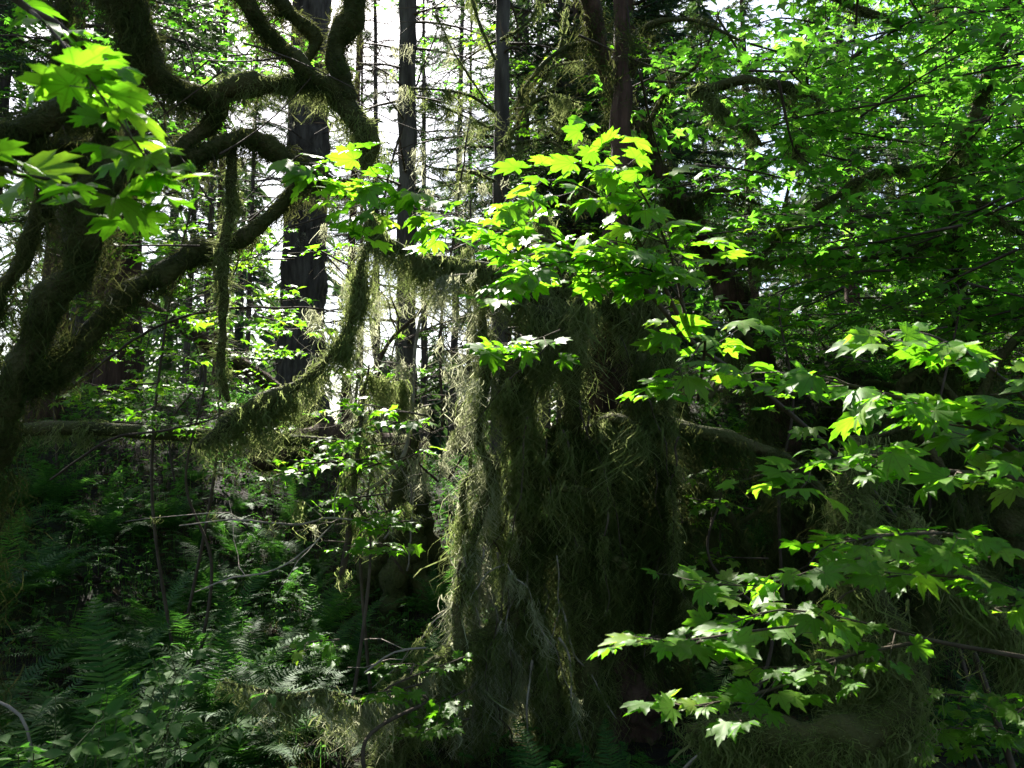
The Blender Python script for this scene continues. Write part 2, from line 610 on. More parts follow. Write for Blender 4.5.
# ------------------------------------------------------------------ ground
def build_ground():
    def axis(a, b, step, far, n):
        core = np.arange(a, b + 1e-6, step)
        g = np.geomspace(step * 2, far, n)
        return np.concatenate([(a - g)[::-1], core, b + g])
    xs = axis(-9, 9, .1, 900, 26)
    ys = axis(-3, 17, .1, 900, 26)
    X, Y = np.meshgrid(xs, ys, indexing='ij')
    Z = ground_z(X, Y)
    nx, ny = len(xs), len(ys)
    i, j = np.meshgrid(np.arange(nx - 1), np.arange(ny - 1), indexing='ij')
    b = i * ny + j
    mb = MB()
    mb.add(np.stack([X, Y, Z], -1).reshape(-1, 3), None, np.stack([b, b + ny, b + ny + 1, b + 1], -1).reshape(-1, 4))
    o = mb.build("ground", M['soil'])
    o['kind'] = 'structure'
    # litter and small moss tufts covering it
    n = 30000
    y = 2.8 + 14 * rng.random(n) ** 1.3
    x = (rng.random(n) - .5) * 1.5 * y
    p = np.stack([x, y, ground_z(x, y) + .004], -1)
    lb = MB()
    m = rng.random(n) < .55
    place_leaves(lb, OVATE, p[m], rng.normal(size=(m.sum(), 3)), UPV + rng.normal(0, .5, (m.sum(), 3)), rng.uniform(.03, .09, m.sum()), .3)
    ribbons(lb, p[~m], rng.normal(size=((~m).sum(), 3)) * [1, 1, .25] + [0, 0, .15], rng.uniform(.06, .3, (~m).sum()), .006, 2, 0.1, .1, .5)
    o = lb.build("leaf_litter", M['litter'])
    tag(o, 'brown fallen leaves and bits of twig over the forest floor', 'leaf litter', kind='stuff')
    tb = MB()
    n = 110000
    y = 2.8 + 13 * rng.random(n) ** 1.3
    x = (rng.random(n) - .5) * 1.5 * y
    mm = wob(x * 1.3, y * 1.3, 0, 5) + rng.normal(0, .2, n) > -.35
    x, y = x[mm], y[mm]
    p = np.stack([x, y, ground_z(x, y)], -1)
    ribbons(tb, p, UPV + rng.normal(0, .6, p.shape), rng.uniform(.03, .10, len(p)), .007, 2, .2, .1, .4)
    o = tb.build("ground_moss", M['moss_dark'])
    tag(o, 'low shaggy moss carpeting the forest floor', 'moss', kind='stuff')
    # small broad leaved herbs that nobody could count
    hb = MB()
    n = 26000
    y = 3.2 + 12 * rng.random(n)
    x = (rng.random(n) - .5) * 1.45 * y
    mm = wob(x * 1.1, y * 1.1, 0, 9) + rng.normal(0, .25, n) > np.where(y < 5.5, .35, -.7)
    x, y = x[mm], y[mm]
    hgt = rng.uniform(.04, .22, len(x))
    p = np.stack([x, y, ground_z(x, y)], -1)
    ribbons(hb, p, UPV + rng.normal(0, .1, p.shape), hgt, .003, 1, 0, 0, 1)
    for q in range(3):
        a = rng.uniform(0, 6.28, len(x))
        hd = np.stack([np.cos(a), np.sin(a), 0 * a], -1)
        place_leaves(hb, OVATE, p + UPV * (hgt * rng.uniform(.8, 1, len(x)))[:, None], hd, UPV + rng.normal(0, .3, p.shape), rng.uniform(.025, .07, len(x)), .3)
    o = hb.build("ground_cover", M['herb'])
    tag(o, 'low leafy green ground cover between the ferns', 'ground cover', kind='stuff')


build_ground()


# ------------------------------------------------------------------ mossy limbs (shared builder for parts)
def mossy(parent, base, path, name='limb', dens=5200, fz=(.02, .06), clumps=20, per=40, bl=(.08, .3), mat='moss', core='mossbed',
          w=.0042, sides=10, rough=.30, spread=.035, thin=.8, bmat=None, share=.5):
    reseed(np.round(path, 3).tobytes())
    C = spline(path, .04)
    s1 = np.arange(len(C)) * .04 + rng.uniform(0, 50)
    C[:, 3] *= thin * (1 + .22 * wob(s1 * 3, 0 * s1) + .16 * wob(s1 * 9, s1) + .5 * np.clip(wob(s1 * 6, s1 * 2, 0, 3) - .55, 0, 1))
    C[:, :3] += np.stack([wob(s1 * 4, 0 * s1, 0, 1), wob(s1 * 4, 0 * s1, 0, 2), wob(s1 * 4, 0 * s1, 0, 3)], -1) * np.minimum(C[:, 3:], .06) * .55
    b = MB()
    S = tube(b, C, sides, rough, 11)
    o = b.build(name, M[core], parent, base)
    m = MB()
    if dens:
        fuzz(m, S, dens, fz, w)
    if clumps:
        beard(m, S, int(clumps * (1 - share)) if bmat else clumps, per, bl, w, spread)
    if m.n:
        m.build('moss_clumps', M[mat], o, base)
    if bmat:
        m = MB()
        beard(m, S, max(1, int(clumps * share)), per, bl, w * .8, spread)
        m.build('lichen_clumps', M[bmat], o, base)  # part of the moss beards, coloured pale to look sunlit
    return S


# ---- the big leaning maple at the top left
def left_maple():
    base = P(-30, 620, 3.9)
    base[2] = float(ground_z(base[0], base[1])) - .05
    t = thing('mossy_maple', 'leaning maple with thick crooked limbs under shaggy olive moss, filling the upper left', 'tree', base)
    mossy(t, base, np.vstack([[*base, .12], pix((-28, 520, 3.9, .09), (0, 430, 3.9, .085), (36, 335, 3.9, .085), (74, 258, 3.9, .09),
          (100, 190, 3.9, .11), (108, 135, 3.95, .07))]), 'trunk', 7500, (.02, .07), 110, 50, (.06, .36), spread=.07, sides=18, rough=.45, mat='moss_dark')
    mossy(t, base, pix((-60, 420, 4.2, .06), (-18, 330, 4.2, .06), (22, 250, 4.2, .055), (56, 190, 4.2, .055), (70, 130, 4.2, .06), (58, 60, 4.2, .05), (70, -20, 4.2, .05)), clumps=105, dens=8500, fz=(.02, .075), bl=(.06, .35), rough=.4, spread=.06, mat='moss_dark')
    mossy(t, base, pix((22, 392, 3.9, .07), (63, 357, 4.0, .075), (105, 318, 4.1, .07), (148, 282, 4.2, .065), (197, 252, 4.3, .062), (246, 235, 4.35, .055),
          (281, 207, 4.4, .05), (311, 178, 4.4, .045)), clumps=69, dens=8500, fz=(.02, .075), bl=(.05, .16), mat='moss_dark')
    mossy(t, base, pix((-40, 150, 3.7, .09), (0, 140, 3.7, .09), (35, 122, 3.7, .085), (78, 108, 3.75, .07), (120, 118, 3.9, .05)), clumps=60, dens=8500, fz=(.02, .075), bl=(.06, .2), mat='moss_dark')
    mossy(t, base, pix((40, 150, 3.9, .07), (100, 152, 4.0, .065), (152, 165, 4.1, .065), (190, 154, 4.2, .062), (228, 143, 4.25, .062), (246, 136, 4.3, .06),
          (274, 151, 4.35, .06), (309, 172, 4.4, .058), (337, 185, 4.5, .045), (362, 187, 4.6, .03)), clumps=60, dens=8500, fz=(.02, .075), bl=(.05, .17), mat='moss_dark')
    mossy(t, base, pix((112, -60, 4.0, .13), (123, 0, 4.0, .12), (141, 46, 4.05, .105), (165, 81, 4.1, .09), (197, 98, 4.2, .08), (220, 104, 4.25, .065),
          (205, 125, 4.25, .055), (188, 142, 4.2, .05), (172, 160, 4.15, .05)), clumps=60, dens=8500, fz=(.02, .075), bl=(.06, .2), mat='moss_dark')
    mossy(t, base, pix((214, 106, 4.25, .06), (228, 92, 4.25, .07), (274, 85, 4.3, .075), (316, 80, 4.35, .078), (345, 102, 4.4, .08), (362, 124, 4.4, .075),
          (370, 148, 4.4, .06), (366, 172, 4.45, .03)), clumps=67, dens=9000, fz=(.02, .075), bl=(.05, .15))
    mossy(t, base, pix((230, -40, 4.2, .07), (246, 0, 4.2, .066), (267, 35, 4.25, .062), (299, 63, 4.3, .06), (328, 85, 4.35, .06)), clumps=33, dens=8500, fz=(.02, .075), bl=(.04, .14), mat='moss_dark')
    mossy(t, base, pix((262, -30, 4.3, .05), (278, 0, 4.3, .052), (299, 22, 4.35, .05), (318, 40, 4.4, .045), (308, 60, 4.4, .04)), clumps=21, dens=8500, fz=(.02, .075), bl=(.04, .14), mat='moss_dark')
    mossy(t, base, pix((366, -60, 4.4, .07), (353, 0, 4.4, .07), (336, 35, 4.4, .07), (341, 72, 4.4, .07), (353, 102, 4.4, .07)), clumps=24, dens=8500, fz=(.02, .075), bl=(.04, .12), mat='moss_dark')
    mossy(t, base, pix((231, 150, 4.28, .03), (230, 200, 4.28, .034), (226, 255, 4.25, .036), (222, 310, 4.2, .03), (221, 370, 4.2, .028), (229, 400, 4.2, .012)),
          clumps=24, dens=8500, fz=(.02, .075), bl=(.05, .15), spread=.02)
    for q in range(34):                                    # bare fine twigs among the limbs
        a = P(rng.uniform(40, 330), rng.uniform(30, 260), rng.uniform(3.8, 4.6))
        d = norm(rng.normal(size=3) * [1, .6, .8])
        L = rng.uniform(.3, .8)
        s = np.linspace(0, 1, 6)[:, None]
        pp = a + d * L * s + rng.normal(size=3) * .2 * L * s ** 2
        tw = MB()
        tube(tw, np.column_stack([pp, np.linspace(.006, .002, 6)]), 4, 0, cap=False)
        tw.build('twig', M['twig'], t, base)


def left_maple_shade_crown():  # foliage above the view, added to shade the near upper left leaves
    t = bpy.data.objects['mossy_maple']
    base = np.array(t.location)
    reseed(b'left maple crown')
    for k in range(36):
        c = np.array([rng.uniform(-3.6, -1.9), rng.uniform(4.6, 6.2), rng.uniform(5.8, 7.8)])
        a = rng.uniform(0, 6.28)
        L = rng.uniform(.9, 1.5)
        dv = np.array([math.cos(a), math.sin(a), rng.normal(0, .1)])
        s, l = MB(), MB()
        maple_branch(s, l, np.array([[*(c - dv * L * .5), .012], [*c, .008], [*(c + dv * L * .5), .002]]), twigs=8, tlen=(.25, .5), size=.085, node=.1, tpl=LEAF5)
        bo = s.build('branch', M['twig'], t, base)
        l.build('foliage', M['maple'], bo, base)


left_maple()
left_maple_shade_crown()


# ---- the old mossy tree in the middle
def centre_tree():
    base = gp(560, 4.7)
    base[2] -= .05
    t = thing('mossy_old_tree', 'old gnarled tree in the middle with long curtains of hanging moss', 'tree', base)
    D = 4.6
    # inner dark cedar trunk behind the moss
    b = MB()
    S0 = tube(b, spline(np.vstack([[*(base + [.25, .45, -.1]), .46], pix((606, 640, 5.0, .30), (604, 500, 5.0, .21), (602, 400, 5.0, .18), (606, 320, 5.05, .14), (612, 260, 5.1, .10),
         (618, 190, 5.1, .07), (622, 100, 5.15, .06), (620, -40, 5.2, .05))])), 26, .30, 5)
    fb = MB()
    fuzz(fb, S0, 500, (.02, .06), .005)
    beard(fb, S0, 45, 40, (.08, .6), .0045, .06)
    fb.build('moss_clumps', M['moss_dark'], t, base)
    b.build('trunk', M['redbark'], t, base)
    # upright mossy stem that bends left at the bottom into two low limbs
    mossy(t, base, pix((556, 300, D, .07), (540, 338, D, .085), (518, 373, D, .075), (519, 426, D, .075), (523, 475, D, .08), (525, 520, D, .075), (525, 560, D, .065),
          (523, 600, 4.55, .055), (509, 625, 4.5, .045), (486, 634, 4.4, .045), (461, 643, 4.3, .05), (440, 662, 4.15, .04)), 'limb', 8000, (.02, .05), 130, 60, (.05, .30), spread=.03)
    mossy(t, base, pix((440, 660, 4.15, .03), (399, 688, 4.0, .034), (361, 700, 3.75, .028), (325, 694, 3.5, .022), (290, 699, 3.35, .018), (258, 690, 3.25, .012), (222, 682, 3.2, .004)),
          'limb', 7000, (.01, .04), 110, 50, (.03, .26), spread=.02, bmat='pale', share=.5, rough=.5)
    mossy(t, base, pix((455, 646, 4.3, .05), (430, 690, 4.25, .065), (405, 728, 4.2, .075), (375, 775, 4.1, .08)), 'limb', 9000, (.03, .07), 60, 46, (.06, .26))
    mossy(t, base, pix((461, 643, 4.3, .035), (456, 600, 4.35, .035), (466, 572, 4.4, .03), (480, 520, 4.45, .03), (490, 470, 4.5, .035), (478, 440, 4.5, .03),
          (486, 380, 4.55, .03), (482, 310, 4.6, .022), (492, 268, 4.6, .02)), 'limb', 6500, (.02, .05), 90, 34, (.06, .4), spread=.03, bmat='pale', share=.6)
    # roots and stems under the fork
    for pts in ([(524, 560, 4.6, .07), (540, 640, 4.6, .09), (548, 720, 4.55, .11), (552, 800, 4.5, .13)],
                [(500, 470, 4.65, .03), (470, 480, 4.6, .035), (462, 510, 4.6, .03), (470, 590, 4.6, .03), (480, 660, 4.6, .04), (492, 760, 4.55, .05), (495, 800, 4.5, .05)],
                [(510, 625, 4.55, .04), (505, 680, 4.55, .045), (470, 740, 4.5, .05), (450, 800, 4.4, .06)],
                [(486, 640, 4.45, .03), (478, 700, 4.45, .03), (462, 760, 4.4, .035), (455, 800, 4.4, .04)],
                [(600, 300, 4.75, .06), (640, 340, 4.7, .06), (640, 420, 4.7, .05), (628, 500, 4.7, .05), (612, 600, 4.7, .05), (600, 790, 4.6, .06)],
                [(556, 305, 4.6, .07), (575, 360, 4.6, .07), (570, 450, 4.6, .08), (575, 560, 4.6, .09), (585, 680, 4.55, .1), (590, 800, 4.5, .12)]):
        mossy(t, base, pix(*pts), 'limb', 5000, (.02, .06), 80, 46, (.08, .42), spread=.035, bmat='pale' if pts[-1][0] < 500 else None, share=.4)  # left hand beards get the pale colour as painted sunlight
    # the arm reaching left at the top with beards under it
    mossy(t, base, pix((556, 306, 4.6, .05), (530, 292, 4.55, .05), (505, 276, 4.5, .045), (480, 268, 4.45, .045), (435, 259, 4.4, .04), (403, 250, 4.35, .035),
          (378, 232, 4.3, .028), (372, 214, 4.3, .012)), 'limb', 7000, (.02, .05), 110, 46, (.08, .30), spread=.03)
    mossy(t, base, pix((376, 236, 4.3, .022), (362, 262, 4.25, .024), (353, 315, 4.2, .026), (327, 358, 4.1, .03), (302, 384, 4.05, .04), (267, 402, 4.0, .05), (232, 423, 3.95, .05),
          (197, 447, 3.9, .02)), 'limb', 9000, (.02, .06), 95, 50, (.06, .24), spread=.035)
    # arm to the upper right with beards
    mossy(t, base, pix((575, 330, 4.75, .06), (600, 290, 4.7, .055), (632, 280, 4.65, .045), (655, 310, 4.6, .04), (668, 370, 4.55, .03), (664, 430, 4.55, .02)), 'limb', 6500, (.02, .05), 44, 50, (.06, .4), spread=.03)
    mossy(t, base, pix((610, 430, 4.7, .06), (664, 428, 4.6, .05), (710, 433, 4.55, .05), (745, 443, 4.5, .045), (800, 470, 4.5, .04), (850, 540, 4.4, .04)), 'limb', 6500, (.02, .05), 60, 46, (.1, .4), mat='moss_dark', spread=.035)
    # thick brown moss cushion at the elbow
    mossy(t, base, pix((552, 308, 4.5, .07), (540, 335, 4.48, .10), (528, 360, 4.48, .06)), 'limb', 11000, (.03, .07), 40, 50, (.08, .3))
    # moss wrapped stems hanging and leaning round the trunk, unequal in depth and length
    for k in range(11):
        x0 = 545 + 118 * (k + rng.random()) / 11
        y0 = rng.uniform(300, 520)
        y1 = rng.uniform(470, 790)
        d = rng.uniform(4.45, 5.0)
        xs = x0 + np.cumsum(rng.normal(0, 19, 5))
        r0 = rng.uniform(.006, .035)
        mossy(t, base, pix(*[(xs[i], y0 + (y1 - y0) * i / 4, d + .03 * i, r0 * (1 if i < 4 else .4)) for i in range(5)]), 'limb', 5200, (.02, .06), 42, 44,
              (.06, .5), mat='moss_dark' if x0 > 580 or k % 2 else 'moss', spread=.03)  # dark moss paints shade onto the right hand stems
    for k in range(11):                                    # broken stubs that carry cushions and drapes
        x0, y0 = rng.uniform(540, 660), rng.uniform(320, 680)
        d = rng.uniform(4.5, 4.8)
        ex = rng.normal(0, 45)
        mossy(t, base, pix((x0, y0, d + .15, .05), (x0 + ex * .5, y0 - 12, d - .05, .04), (x0 + ex, y0 + rng.uniform(-25, 25), d - rng.uniform(.1, .35), .022)), 'limb', 6500, (.02, .06),
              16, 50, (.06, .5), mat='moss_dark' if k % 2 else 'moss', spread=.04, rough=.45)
    for k in range(64):                                    # rootlets and dead twigs tangled at the foot and flank
        x0, y0 = (rng.uniform(455, 560), rng.uniform(520, 660)) if k < 40 else (rng.uniform(500, 690), rng.uniform(300, 520))
        d = rng.uniform(4.35, 4.7)
        n = 9
        dx = np.cumsum(rng.normal(rng.normal(0, 5), 3.2, n))
        dy = np.cumsum(rng.uniform(8, 26, n))
        rb = MB()
        r0 = rng.uniform(.0025, .008)
        S = tube(rb, spline(pix(*[(x0 + dx[i], y0 + dy[i], d + rng.normal(0, .03), r0 * (1 - .7 * i / n)) for i in range(n)]), .04), 5, .2, 20)
        ro = rb.build('rootlet', M['deadwood' if k % 3 and k < 40 else 'twig'], t, base)  # pale wood on the foot rootlets brightens them as if sunlit
        if k % 3:
            mb_ = MB()
            beard(mb_, S, 14, 30, (.03, .2), .004, .015, under=False)
            mb_.build('moss_clumps', M['pale' if x0 < 520 else 'moss'], ro, base)  # sunlight on the left is put into paler strands
    for pts in ([(560, 305, 4.7, .05), (572, 275, 4.65, .05), (600, 255, 4.6, .04), (628, 262, 4.5, .02)], [(604, 320, 4.9, .06), (640, 285, 4.8, .05), (655, 250, 4.8, .03), (650, 215, 4.8, .012)],
                [(560, 300, 4.7, .05), (540, 262, 4.75, .045), (545, 225, 4.8, .03), (530, 195, 4.85, .012)]):
        mossy(t, base, pix(*pts), 'limb', 7000, (.02, .06), 40, 44, (.06, .35), spread=.03)


centre_tree()


# ---- mossy vine maple arching on the right, low
def right_shrub():
    base = gp(860, 3.9)
    t = thing('mossy_shrub', 'arching mossy shrub low on the right with a looped shaggy branch', 'shrub', base)
    mossy(t, base, pix((690, 735, 3.4, .03), (745, 728, 3.3, .07), (805, 742, 3.2, .085), (861, 736, 3.2, .09), (893, 718, 3.25, .085), (903, 680, 3.3, .075), (893, 645, 3.3, .065), (872, 600, 3.4, .06),
          (853, 560, 3.5, .055), (850, 500, 3.6, .045), (862, 440, 3.7, .035)), 'limb', 9500, (.03, .08), 170, 60, (.08, .34), spread=.04, thin=1)
    mossy(t, base, pix((893, 645, 3.3, .05), (870, 638, 3.3, .05), (840, 640, 3.35, .05), (820, 660, 3.4, .02)), 'limb', 9500, (.03, .07), 60, 56, (.06, .3), spread=.035)
    mossy(t, base, pix((905, 510, 3.6, .04), (928, 544, 3.5, .04), (956, 565, 3.4, .045), (982, 600, 3.3, .04), (1010, 630, 3.25, .025), (1040, 660, 3.2, .012)), 'limb', 8000, (.03, .07), 75, 50, (.06, .3), spread=.03)
    for k in range(16):                                    # darker arching stems behind
        x0 = rng.uniform(680, 1060)
        d = rng.uniform(4.6, 6.6)
        g = gp(x0, d)
        top = rng.uniform(330, 520)
        dx = rng.normal(0, 90)
        mossy(t, base, np.vstack([[*g, .05], pix((x0 + dx * .3, (top + 700) / 2, d, .045), (x0 + dx, top, d - .1, .035), (x0 + dx * 1.8, top + rng.uniform(-30, 60), d - .3, .02))]),
              'limb', 4200, (.02, .06), 46, 40, (.1, .5), mat='moss_dark', spread=.04)


right_shrub()


# ---- maples with bright leaves
def maple(name, label, base, branches, mat='maple', group=None, cat='maple', **kw):
    t = thing(name, label, cat, base, group)
    for path, opt in branches:
        o = dict(kw); o.update(opt)
        s, l = MB(), MB()
        maple_branch(s, l, path, **o)
        bo = s.build('branch', M['twig'], t, base)
        l.build('foliage', M[mat], bo, base)
    return t


b0 = gp(1010, 3.6)
maple('vine_maple', 'young vine maple spreading flat sprays of bright leaves across the middle', b0, [
    (np.vstack([[*b0, .02], pix((960, 620, 3.6, .012), (880, 500, 3.7, .012), (780, 405, 3.6, .011), (690, 340, 3.2, .010), (640, 285, 3.1, .01), (560, 245, 3.0, .008), (480, 225, 3.0, .006), (400, 205, 3.0, .004), (345, 190, 3.0, .002))]),
     dict(twigs=28, tlen=(.22, .45), start=.70)),
    (pix((690, 340, 3.2, .01), (650, 260, 3.1, .007), (610, 205, 3.05, .005), (560, 180, 3.0, .003), (520, 190, 2.95, .002)), dict(twigs=9, tlen=(.15, .32), start=.3)),
    (pix((690, 340, 3.2, .009), (672, 260, 3.0, .006), (640, 190, 2.95, .004), (600, 150, 2.95, .002)), dict(twigs=7, tlen=(.15, .3), start=.35)),
    (pix((640, 285, 3.1, .008), (600, 262, 2.9, .005), (560, 262, 2.75, .003), (520, 275, 2.7, .002)), dict(twigs=9, tlen=(.15, .3), start=.2)),
    (pix((690, 340, 3.2, .008), (680, 300, 2.95, .005), (650, 270, 2.8, .003), (600, 262, 2.75, .002)), dict(twigs=7, tlen=(.15, .3), start=.3)),
    (pix((698, 400, 3.2, .008), (705, 340, 2.9, .005), (690, 360, 2.8, .003), (655, 385, 2.75, .002)), dict(twigs=4, tlen=(.1, .22), start=.3)),
    (pix((560, 330, 3.3, .004), (535, 340, 3.2, .003), (505, 345, 3.2, .002)), dict(twigs=5, tlen=(.12, .22), start=.2)),
    (pix((400, 205, 3.0, .004), (380, 178, 2.95, .003), (340, 168, 2.9, .002)), dict(twigs=4, tlen=(.12, .22), start=.2)),
], size=.088, node=.10)

b1 = gp(1120, 2.6)
maple('vine_maple', 'vine maple on the right whose tiers of leaves catch the sun', b1, [
    (np.vstack([[*b1, .02], pix((1110, 640, 2.6, .018), (1080, 520, 2.5, .015), (1000, 440, 2.5, .011), (920, 405, 2.5, .008), (850, 385, 2.5, .005), (780, 372, 2.5, .002))]), dict(twigs=18, tlen=(.2, .4), start=.55)),
    (pix((1080, 520, 2.5, .01), (1020, 480, 2.4, .008), (940, 470, 2.35, .006), (860, 455, 2.35, .004), (795, 470, 2.35, .002)), dict(twigs=10, tlen=(.15, .32), start=.3)),
    (pix((1085, 530, 2.5, .01), (1040, 420, 2.4, .007), (985, 365, 2.35, .005), (930, 335, 2.35, .003), (890, 330, 2.35, .002)), dict(twigs=9, tlen=(.14, .28), start=.25)),
    (pix((1090, 560, 2.5, .01), (1030, 555, 2.3, .008), (960, 535, 2.2, .006), (890, 535, 2.15, .004), (830, 545, 2.15, .002)), dict(twigs=11, tlen=(.15, .3), start=.2, size=.072)),
    (pix((1100, 620, 2.55, .01), (1040, 600, 2.2, .007), (980, 580, 2.1, .005), (900, 575, 2.05, .003), (860, 585, 2.05, .002)), dict(twigs=8, tlen=(.15, .3), start=.2, size=.072)),
    (pix((1040, 660, 2.6, .009), (930, 640, 2.6, .007), (850, 620, 2.55, .005), (780, 610, 2.5, .003), (725, 625, 2.5, .002)), dict(twigs=6, tlen=(.14, .28), start=.35, size=.074)),
    (pix((930, 640, 2.6, .006), (850, 655, 2.5, .005), (780, 675, 2.4, .003), (745, 690, 2.4, .002)), dict(twigs=4, tlen=(.12, .22), start=.4, size=.074)),
    (pix((850, 655, 2.5, .005), (770, 690, 2.4, .004), (700, 705, 2.35, .003), (680, 705, 2.35, .002)), dict(twigs=4, tlen=(.1, .2), start=.5, size=.074)),
    (pix((850, 620, 2.55, .004), (760, 630, 2.3, .004), (690, 640, 2.1, .003), (655, 640, 2.05, .002)), dict(twigs=3, tlen=(.08, .16), start=.75, size=.09)),
    (pix((1070, 560, 2.5, .008), (960, 545, 2.7, .006), (850, 560, 2.8, .004), (760, 585, 2.85, .003), (690, 580, 2.9, .002)), dict(twigs=10, tlen=(.14, .28), start=.35)),
    (pix((1090, 700, 2.4, .006), (1040, 700, 2.2, .004), (1015, 715, 2.2, .002)), dict(twigs=3, tlen=(.12, .2), size=.055)),
], size=.086, node=.092)

# canopy of the big leaf maple in the upper right
def canopy():
    base = gp(1010, 6.6)
    t = thing('canopy_maple', 'tall maple whose glowing green canopy fills the upper right', 'tree', base)
    main = [np.vstack([[*base, .16], pix((985, 420, 6.6, .13), (960, 300, 6.5, .11), (955, 230, 6.4, .09), (975, 120, 6.3, .07), (1010, 20, 6.2, .05), (1030, -80, 6.2, .04))])]
    mossy(t, base, main[0], 'trunk', 4500, (.02, .06), 60, 40, (.1, .5), mat='moss_dark')
    L = [[(950, 240, 6.4, .05), (880, 257, 6.1, .035), (822, 258, 6.0, .035), (752, 262, 5.9, .035), (725, 268, 5.9, .02)],
         [(955, 165, 6.3, .04), (910, 170, 6.0, .035), (875, 173, 5.9, .035), (833, 197, 5.8, .032), (798, 220, 5.8, .026), (765, 235, 5.8, .012)],
         [(910, 239, 6.1, .015), (935, 190, 5.7, .016), (948, 160, 5.6, .028), (970, 123, 5.5, .034), (978, 114, 5.5, .05)],
         [(752, 264, 5.9, .03), (776, 243, 5.7, .022), (787, 197, 5.6, .02), (794, 160, 5.5, .022), (797, 138, 5.5, .05)],
         [(690, 92, 5.6, .05), (734, 81, 5.5, .045), (769, 84, 5.4, .042), (798, 92, 5.4, .038), (820, 100, 5.4, .014)],
         [(695, 88, 5.6, .035), (727, 112, 5.5, .03), (752, 134, 5.4, .028), (762, 146, 5.4, .014)],
         [(800, -20, 5.6, .03), (840, 0, 5.6, .03), (875, 16, 5.5, .03), (903, 23, 5.5, .028), (935, 20, 5.5, .018), (934, -20, 5.5, .01)],
         [(955, 200, 6.2, .03), (985, 205, 5.4, .03), (1005, 225, 5.3, .03), (1040, 240, 5.2, .02)]]
    for pth in L:
        mossy(t, base, pix(*pth), 'limb', 5000, (.015, .045), 22, 36, (.05, .28), w=.005, sides=8, spread=.03)
    # leafy branches in tiers
    paths = []
    for k in range(430):
        d = rng.uniform(5.0, 9.5)
        x0, y0 = rng.uniform(650, 1130), rng.uniform(-90, 330)
        if x0 < 700 + (y0 > 140) * 60 and rng.random() < .75:
            continue
        if x0 < 830 and y0 < 10:
            continue
        a = rng.uniform(0, 6.28)
        ln = rng.uniform(.6, 1.5)
        p0 = P(x0, y0, d)
        dv = np.array([math.cos(a), math.sin(a) * .9, rng.normal(0, .12)])
        paths.append((d, np.array([[*(p0 - dv * ln * .5), .010], [*(p0 + rng.normal(size=3) * .06), .006], [*(p0 + dv * ln * .5 - [0, 0, .08]), .002]])))
    paths.sort(key=lambda q: q[0])
    rest, restl = MB(), MB()
    for k, (d, pth) in enumerate(paths):
        near = k < 90
        s, l = (MB(), MB()) if near else (rest, restl)
        maple_branch(s, l, pth, twigs=7, tlen=(.2, .5), size=.078, node=.095, tpl=LEAF5, tilt=.45, sides=5, start=.1)
        if near:
            bo = s.build('branch', M['twig'], t, base)
            l.build('foliage', M['maple_yellow'], bo, base)
    o = build_multi('foliage', [(restl, M['maple_yellow']), (rest, M['twig'])], t, base)
    o['kind'] = 'stuff'


canopy()


def scatter_maple(label, px, py, d, n, spanx, spany, size=.06, mat='maple', ln=(.3, .7), rootpx=None, **kw):
    rp = px if rootpx is None else rootpx
    base = gp(rp, d + .1)
    br = []
    top = P(px, py, d)
    mid = base * .62 + top * .38 + rng.normal(size=3) * .16
    mid2 = base * .3 + top * .7 + rng.normal(size=3) * .16
    br.append((np.array([[*base, .012], [*mid, .010], [*mid2, .008], [*top, .006], [*(top + [rng.normal(0, .2), 0, .15]), .002]]), dict(start=.75, twigs=3, lead=False)))
    for k in range(n):
        c = P(px + rng.uniform(-spanx, spanx), py + rng.uniform(-spany, spany), d + rng.uniform(-.3, .4))
        a = rng.uniform(0, 6.28)
        L = rng.uniform(*ln)
        dv = np.array([math.cos(a), .7 * math.sin(a), rng.normal(0, .1)])
        br.append((np.array([[*(c - dv * L * .5), .006], [*c, .004], [*(c + dv * L * .5), .002]]), {}))
    o = dict(twigs=4, tlen=(.12, .28), size=size, tpl=LEAF5 if d > 4 else LEAF7)
    o.update(kw)
    return maple('maple_sapling', label, base, br, mat, 'young maples in the undergrowth', **o)


scatter_maple('thin maple sapling with pale green leaves above the fallen log on the left', 205, 375, 5.2, 12, 95, 60)
scatter_maple('maple sapling with yellow green leaves between the mossy limbs, upper left', 190, 215, 5.4, 13, 140, 60)
scatter_maple('maple sapling high behind the topmost mossy limbs', 190, 50, 5.6, 12, 130, 60, mat='maple_yellow')
scatter_maple('maple sapling whose leaves are bleached by the sun below the bearded branch', 345, 480, 4.3, 13, 50, 75, size=.06, ln=(.2, .45))
scatter_maple('small maple seedling with white edged leaves at the low bearded branch', 385, 690, 3.7, 5, 70, 50, size=.055, ln=(.2, .4), twigs=3)
scatter_maple('small maple seedling lit on a stem beside the bare saplings', 380, 360, 5.0, 3, 25, 25, size=.05, ln=(.15, .3))
scatter_maple('maple sapling in half shade right of the mossy old tree', 780, 300, 5.2, 16, 130, 70)
scatter_maple('maple sapling in deep shade by the horizontal mossy arm', 720, 500, 4.6, 6, 120, 60)
scatter_maple('maple sapling behind the sunlit tiers, at the right edge', 960, 300, 5.0, 14, 110, 80)
scatter_maple('maple sapling on the bank between the old tree and the looped shrub', 715, 430, 6.4, 12, 70, 60)
scatter_maple('dim maple sapling low at the right edge', 960, 720, 3.6, 4, 70, 40)
scatter_maple('far maple behind the leaning mossy trunk at the left edge', 30, 300, 8.5, 40, 150, 160, ln=(.5, 1.2), twigs=5, tlen=(.2, .4), size=.07)
scatter_maple('far maple filling the gap under the lower mossy arch', 180, 310, 8.0, 30, 120, 80, ln=(.5, 1.2), twigs=5, tlen=(.2, .4), size=.07)
